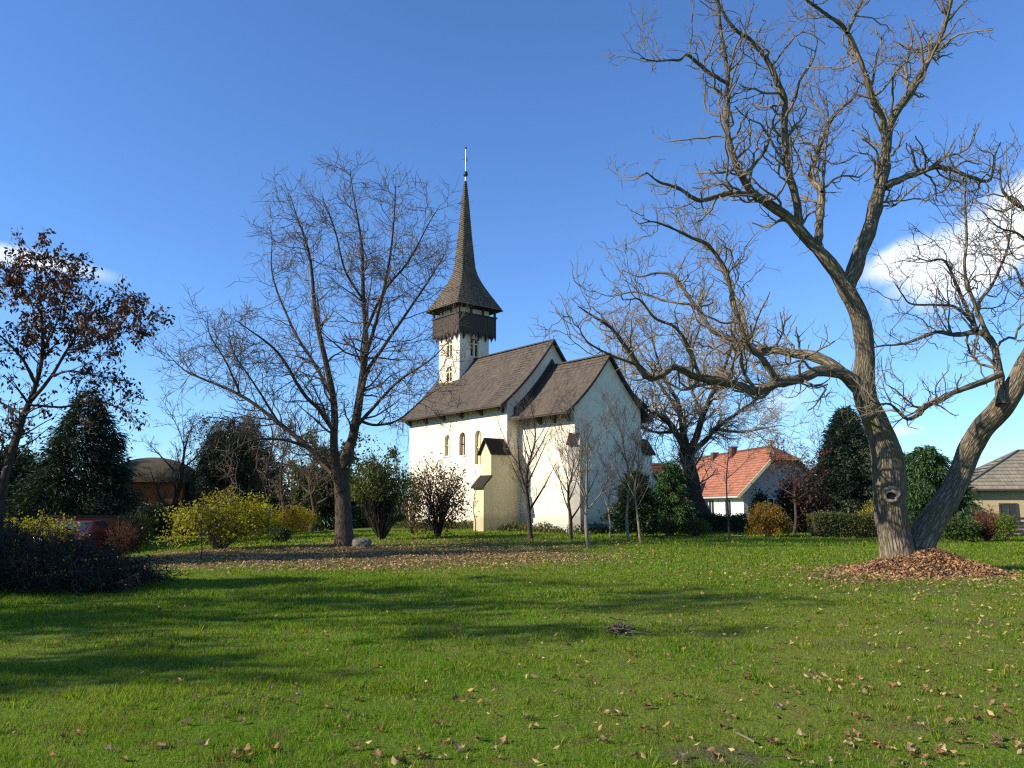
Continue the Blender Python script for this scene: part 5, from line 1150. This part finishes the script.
for i, (px, d, h, r, kd, lab) in enumerate(far):
    if kd == 'c': conifer('far_evergreen', gx(px, d), d, h, r, LEAF['spruce'] if i % 2 else LEAF['yew'], lab, 90 + i, n=9000, L=.4, w=.25, group='trees far behind the church', pw=.6, irregular=.3)
    elif kd == 'b': generic_tree('far_bare_tree', gx(px, d), d, h, r, lab, 90 + i, trunk=.17, twig='brown', nl=9, fork=.25, group='trees far behind the church', detail=2.)
    else: generic_tree('far_olive_tree', gx(px, d), d, h, r, lab, 90 + i, trunk=.16, twig='brown', nl=9, fork=.22, group='trees far behind the church', detail=2., leaf=dict(src=2, n=5000, L=.3, w=.55, mat=LEAF['olive'], sp=.18, droop=.2))
def wood():
    rg = np.random.default_rng(77); b = NB(); n = 26000; x = rg.uniform(-150, 170, n); y = rg.uniform(112, 150, n) + .0006 * x ** 2
    hh = 3.4 + 1.2 * np.sin(x * .13) + .8 * np.sin(x * .37 + 1); z = rg.uniform(0, 1, n) ** .8 * hh * rg.uniform(.6, 1.1, n)
    leaves(b, np.stack([x, y, z - .1], -1), 1.3, .6, rg); tag(b.build('distant_wood', m_leaf('wood_mass', [(.03, .032, .014), (.06, .05, .024), (.045, .05, .018)], .15)), 'low dark line of woods far behind the gardens', 'wood', kind='stuff')
wood()
# tall evergreens left of the picture: their shade lies over the left side of the lawn
for i, (x, y, h, r) in enumerate([(-31.5, 19, 17, 4.0), (-37, 31, 18, 4.8), (-44, 41, 15.5, 4.4), (-51, 50, 19, 5.), (-24, 12.4, 11, 2.9)]):
    conifer('shade_spruce', x, y, h, r, LEAF['spruce'], ['first', 'second', 'third', 'fourth', 'nearest'][i] + ' of the tall evergreens standing in a row beyond the left edge', 110 + i, n=16000, L=.5, w=.3, group='evergreens left of the lawn', pw=.6, skirt=.04)
lf = dict(src=2, n=4200, L=.26, w=.55, mat=LEAF['brown'], sp=.2, droop=.4)
generic_tree('shade_tree', -20.3, 3.0, 9.8, 2., 'leafy brown tree nearest the camera beyond the left edge', 120, trunk=.2, nl=10, fork=.22, leaf=dict(lf, n=4400), group='trees shading the lawn from the left')
generic_tree('shade_tree', -21., 7.1, 13.6, 2.6, 'second leafy brown tree beyond the left edge', 121, trunk=.24, nl=12, fork=.22, leaf=lf, group='trees shading the lawn from the left')
generic_tree('shade_tree', -25.5, 9.0, 15.0, 2.4, 'third leafy brown tree beyond the left edge', 122, trunk=.24, nl=12, fork=.22, leaf=lf, group='trees shading the lawn from the left')

# ---------------------------------------------------------------- path, ground cover, litter, grass, leaves
def path():
    pl = [G(x, y) for x, y in ((640, 536), (700, 536.5), (760, 536), (812, 536.5), (860, 536))]; q, _ = resample(pl, [1] * 5, 60); b = NB(); V = []
    for i, p in enumerate(q):
        for j, dy in enumerate((-.55, -.2, .2, .55)): V.append((p[0], p[1] + dy * (1 + .15 * math.sin(i * 1.3 + j)), float(gz(p[0], p[1] + dy)) + (.012 if 0 < j < 3 else .004)))
    i = np.arange(59)[:, None] * 4 + np.arange(3)[None]; b.add(V, np.stack([i, i + 4, i + 5, i + 1], -1).reshape(-1, 4))
    tag(b.build('path', m_plain('gravel_path', (.33, .27, .19), .95, .4, 6), smooth=True), kind='structure')
path()
def ground_plants():
    rg = np.random.default_rng(61); b = NB(); pts = []
    def wl(x, y): return (cx0 + math.cos(CH_ANG) * x - math.sin(CH_ANG) * y, cy0 + math.sin(CH_ANG) * x + math.cos(CH_ANG) * y)
    n = 9000
    u = rg.uniform(0, 15.5, n); s = -3.5 - np.abs(rg.normal(0, .55, n)) - .35 * (u < 6.5) * 0; s = np.where(u < 4.4, s + .5, s); X, Y = wl(s, u); pts.append(np.stack([X, Y], -1))
    n = 3500; s = rg.uniform(-3.6, 4.6, n); u = -.25 - np.abs(rg.normal(0, .6, n)); X, Y = wl(s, u); pts.append(np.stack([X, Y], -1))
    xy = np.concatenate(pts); lump = .5 + .5 * np.sin(xy[:, 0] * 2.3 + 1) * np.sin(xy[:, 1] * 1.9); keep = rg.uniform(0, 1, len(xy)) < .25 + .75 * lump; xy = xy[keep]; lump = lump[keep]
    z = gz(xy[:, 0], xy[:, 1]) + rg.uniform(0, 1, len(xy)) ** 1.4 * (.12 + .38 * lump)
    leaves(b, np.column_stack([xy, z]), .13, .5, rg, dirs=np.array([[0, 0, 1.]]), blend=.8)
    tag(b.build('ground_cover', LEAF['olive']), 'low green plants growing along the foot of the church walls', 'ground cover', kind='stuff')
ground_plants()
GRASS = None
def grass_material():
    M = Mat('grass_blade', .8, .04); p = M.pos(); rnd = M.rnd()
    c = M.ramp(rnd, [(0, (.064, .135, .006)), (.4, (.113, .225, .010)), (.72, (.178, .30, .016)), (.88, (.31, .32, .055)), (1, (.44, .32, .12))])
    n1 = M.ramp(M.noise(p, .35, 5, .6), [(.4, 0), (.66, 1)]); n2 = M.noise(p, 1.6, 4)
    c = M.mix(M.math('MULTIPLY', n1, .7), c, M.mix(rnd, (.18, .24, .018), (.32, .32, .05)))
    c = M.mix(M.ramp(n2, [(.35, .5), (.6, 0)]), c, M.mix(1., c, (.62, .75, .6), 'MULTIPLY'))
    n3 = M.noise(p, 4.5, 5, .65); n4 = M.noise(p, 11, 4, .6)
    c = M.mix(M.ramp(n3, [(.52, 0), (.68, .75)]), c, M.mix(rnd, (.13, .105, .03), (.30, .21, .085)))
    c = M.mix(M.ramp(n4, [(.34, .6), (.52, 0)]), c, M.mix(1., c, (.45, .55, .5), 'MULTIPLY'))
    M.color(c); M.translucent(M.mix(1., c, (1.15, 1.25, .5), 'MULTIPLY'), .45); return M.m
def grass():
    rg = np.random.default_rng(71); b = NB()
    for y0, y1, dens, hh, ww in ((3.2, 6.5, 4600, .034, .0046), (6.5, 9.5, 3100, .036, .006), (9.5, 14, 1700, .039, .0088), (14, 21, 700, .045, .014), (21, 32, 220, .055, .026), (32, 46, 60, .075, .05)):
        A = .69 * (y1 ** 2 - y0 ** 2) + 4.4 * (y1 - y0); n = int(A * dens); y = rg.uniform(y0, y1, 3 * n); y = y[rg.uniform(0, 1, 3 * n) < (.69 * y + 2.2) / (.69 * y1 + 2.2)][:n]; n = len(y); x = (.69 * y + 2.2) * rg.uniform(-1, 1, n)
        bad = zone(LITTER, x, y) * .93 + zone(SOIL, x, y) * .8; clump = .55 + .45 * np.sin(x * 3.1 + 1.7 * np.sin(y * 2.3)) * np.sin(y * 3.7 + 1.3 * np.sin(x * 1.9))
        inheap = ((x - HC[0]) / 2.1) ** 2 + ((y - HC[1]) / 1.7) ** 2 < 1
        bad = np.maximum(bad, .42 * zone(DRY, x, y)); keep = (rg.uniform(0, 1, n) > bad) & (rg.uniform(0, 1, n) < .55 + .45 * clump) & ~inheap; x, y, clump = x[keep], y[keep], clump[keep]; n = len(x)
        dry = zone(DRY, x, y); h = hh * rg.uniform(.4, 1.5, n) ** 1.3 * (.6 + .7 * clump) * (1 - .35 * dry); w = ww * rg.uniform(.6, 1.3, n)
        a = rg.uniform(0, 6.283, n); s = np.stack([np.cos(a), np.sin(a), np.zeros(n)], -1); l = rg.uniform(0, 6.283, n); lean = np.stack([np.cos(l), np.sin(l), np.zeros(n)], -1) * (h * rg.uniform(.15, .95, n))[:, None]
        p = np.stack([x, y, gz(x, y) - .004], -1); up = np.array([0, 0, 1.]) * h[:, None]
        V = np.stack([p - s * w[:, None] * .5, p + s * w[:, None] * .5, p + up * .6 + lean * .4 + s * w[:, None] * .38, p + up * .6 + lean * .4 - s * w[:, None] * .38, p + up * .95 + lean], 1)
        i = np.arange(n)[:, None] * 5; b.add(V, i + np.array([[0, 1, 2, 3]])); b.add(np.zeros((0, 3)), i + np.array([[3, 2, 4]]) - n * 5)
    nt = 900; ty = np.sqrt(rg.uniform(4.2 ** 2, 20 ** 2, nt)); tx = ty * rg.uniform(-.68, .68, nt); nb = 22; n = nt * nb
    k = np.repeat(np.arange(nt), nb); x = tx[k] + rg.normal(0, .035, n); y = ty[k] + rg.normal(0, .035, n); h = rg.uniform(.5, 1.25, n) * rg.uniform(.045, .095, nt)[k]; w = .006 + .0004 * y
    a = rg.uniform(0, 6.283, n); s = np.stack([np.cos(a), np.sin(a), np.zeros(n)], -1); lean = np.stack([x - tx[k], y - ty[k], np.zeros(n)], -1) * 1.1 + rg.normal(0, .012, (n, 3)) * [1, 1, 0]; p = np.stack([x, y, gz(x, y) - .004], -1); up = np.array([0, 0, 1.]) * h[:, None]
    V = np.stack([p - s * w[:, None] * .5, p + s * w[:, None] * .5, p + up * .6 + lean * .4 + s * w[:, None] * .38, p + up * .6 + lean * .4 - s * w[:, None] * .38, p + up * .95 + lean], 1)
    i = np.arange(n)[:, None] * 5; b.add(V, i + np.array([[0, 1, 2, 3]])); b.add(np.zeros((0, 3)), i + np.array([[3, 2, 4]]) - n * 5)
    tag(b.build('grass', grass_material()), 'short green lawn grass with drier olive patches', 'grass', kind='stuff')
grass()
DRYL = m_leaf('fallen_leaf_brown', [(.12, .068, .033), (.24, .14, .068), (.37, .23, .115), (.45, .31, .17), (.17, .09, .045)], .15, .8)
def litter():
    rg = np.random.default_rng(81); b = NB()
    for (cx, cy, rx, ry, s), n, L in ((LITTER[0], 26000, .08), (LITTER[1], 2600, .085), (LITTER[2], 1300, .075)):
        a = rg.uniform(0, 6.283, n); r = np.sqrt(rg.uniform(0, 1, n)) * rg.uniform(.75, 1.2, n); x = cx + np.cos(a) * r * rx; y = cy + np.sin(a) * r * ry
        lump = .5 + .5 * np.sin(x * 1.3 + 2 * np.sin(y * .8)) * np.sin(y * 1.7); k = rg.uniform(0, 1, n) < .35 + .65 * lump; x, y = x[k], y[k]
        chips(b, np.stack([x, y, gz(x, y) + rg.uniform(.01, .04, len(x))], -1), rg, L, .6, .45)
    n = 11000; y = np.sqrt(rg.uniform(5 ** 2, 30 ** 2, n)); x = y * rg.uniform(-.68, .68, n); wgt = np.clip(.2 + 1.1 * (x / y + .2), .05, 1) * np.clip(1.4 - y / 26, .25, 1); k = rg.uniform(0, 1, n) < wgt; x, y = x[k], y[k]
    chips(b, np.stack([x, y, gz(x, y) + rg.uniform(.012, .04, len(x))], -1), rg, .058, .5, .5)
    n = 2200; x = HC[0] - .6 + rg.normal(0, 2.6, n); y = HC[1] - .6 + rg.normal(0, 1.9, n); chips(b, np.stack([x, y, gz(x, y) + .02], -1), rg, .08, .55, .4)
    n = 1700; a = rg.uniform(0, 6.283, n); q = 1 + np.abs(rg.normal(0, .32, n)); x = HC[0] + np.cos(a) * q * 1.75; y = HC[1] + np.sin(a) * q * 1.65; chips(b, np.stack([x, y, gz(x, y) + .02], -1), rg, .085, .55, .4)
    tag(b.build('leaf_litter', DRYL), 'scattered dry brown leaves and bits strewn through the grass', 'leaf litter', kind='stuff')
litter()
def fallen():
    rg = np.random.default_rng(83); meshes = []
    for v in range(7):
        nu, nv = 9, 5; u = np.linspace(0, 1, nu); s = np.linspace(-1, 1, nv); U, S = np.meshgrid(u, s, indexing='ij'); wd = np.sin(np.pi * np.clip(U, .02, .98) ** .8) * (.33 + .13 * np.sin(v * 2.3 + 11 * U)) + .006
        curl = rg.uniform(.1, .7); bend = rg.uniform(-.6, .9); X = (U - .5); Y = S * wd; Z = curl * S ** 2 * wd * 1.4 + bend * .35 * (U - .5) ** 2 + .07 * np.sin(9 * U + v) * S + .05 * np.sin(7 * U + 2 * S + v) + .02
        V = np.stack([X, Y, Z], -1).reshape(-1, 3); i = np.arange(nu - 1)[:, None] * nv + np.arange(nv - 1)[None]; F = np.stack([i, i + 1, i + nv + 1, i + nv], -1).reshape(-1, 4)
        t = np.linspace(0, 1, 4); stem = np.stack([-.5 - .28 * t, .05 * t, .02 + .10 * t], -1)[None]
        b = NB(); b.add(V, F); tubes(b, stem, np.full((1, 4), .012), 4)
        M = Mat('fallen_leaf_tone', .75, .25); base = [(.42, .24, .11), (.48, .31, .15), (.32, .165, .07), (.20, .11, .055), (.42, .20, .075), (.26, .14, .065), (.52, .37, .20)][v]
        M.color(M.mix(M.ramp(M.noise(M.co(), 5, 5), [(.35, 0), (.65, 1)]), base, tuple(x * .5 for x in base))); M.translucent((*base, 1), .2)
        o = b.build('fallen_leaf', M.m, smooth=True); meshes.append(o)
    spots = [(195, 700), (182, 726), (245, 754), (356, 702), (347, 721), (376, 668), (500, 654), (161, 750), (204, 747), (470, 699), (481, 742), (77, 737), (358, 750), (782, 710), (717, 757), (614, 716), (576, 668), (553, 680), (632, 652), (746, 680), (862, 696), (1012, 669), (601, 744), (771, 745), (232, 762), (275, 752), (420, 760), (460, 752), (120, 762), (530, 720), (292, 705), (398, 765)]
    pts = [(*G(x + rg.normal(0, 2), y)[:2], rg.uniform(.07, .11)) for x, y in spots]
    while len(pts) < 290:
        px, py = rg.uniform(5, 1020), 590 + 178 * rg.uniform(0, 1) ** .8
        if rg.uniform() > .22 + .75 * (px / 1024) ** .8: continue
        g = G(px, py)
        if g[1] > 17 or rg.uniform() > .25 + .9 * max(0, math.sin(g[0] * 1.1 + 1.5 * math.sin(g[1] * .9)) * math.sin(g[1] * 1.3 + 1)): continue
        pts.append((g[0], g[1], rg.uniform(.035, .085)))
    for i, (x, y, s) in enumerate(pts):
        src = meshes[i % 7]; o = src if i < 7 else src.copy()
        if i >= 7: COL.objects.link(o)
        o.location = (x, y, float(gz(x, y)) + .02); o.rotation_euler = (rg.normal(0, .22), rg.normal(0, .22), rg.uniform(0, 6.28)); o.scale = (s * 1.02,) * 3
        tag(o, 'single curled dry leaf lying on the front lawn', 'fallen leaf', 'fallen leaves on the front lawn')
fallen()
def twig_heap():
    rg = np.random.default_rng(85); c = G(620, 634); root = empty('twig_heap', tuple(c), label='small heap of dry twigs lying alone on the lawn', cat='twigs'); n = 60; a = rg.uniform(0, 6.28, n); t = np.linspace(-1, 1, 5)
    o = rg.normal(0, .06, (n, 3)); o[:, 2] = np.abs(rg.normal(.05, .04, n)); ln = rg.uniform(.05, .15, n); d = np.stack([np.cos(a), np.sin(a) * .8, rg.normal(0, .3, n)], -1)
    pts = o[:, None] + d[:, None] * (ln[:, None] * t[None])[..., None] + rg.normal(0, .008, (n, 5, 3)); pts[:, :, 2] = np.maximum(pts[:, :, 2], .01); b = NB(); tubes(b, pts, rg.uniform(.004, .009, (n, 1)) * np.ones((1, 5)), 5); b.build('twigs', TW['brown'], root)
    q = NB(); p = np.array([[[.1, -.02, .09], [.2, -.03, .06], [.32, -.02, .035], [.40, 0, .02]]]); tubes(q, p, np.array([[.012, .012, .01, .006]]), 6); q.build('stick', TW['grey'], root)
    c = G(755, 747); root2 = NB(); p = np.array([[[0, 0, .03], [-.03, .07, .04], [-.06, .13, .045], [-.08, .18, .05]]]); tubes(root2, p, np.array([[.008, .008, .007, .005]]), 6)
    s = root2.build('stick', TW['grey']); s.location = tuple(c); tag(s, 'short dry stick lying in the grass near the bottom edge', 'stick')
twig_heap()
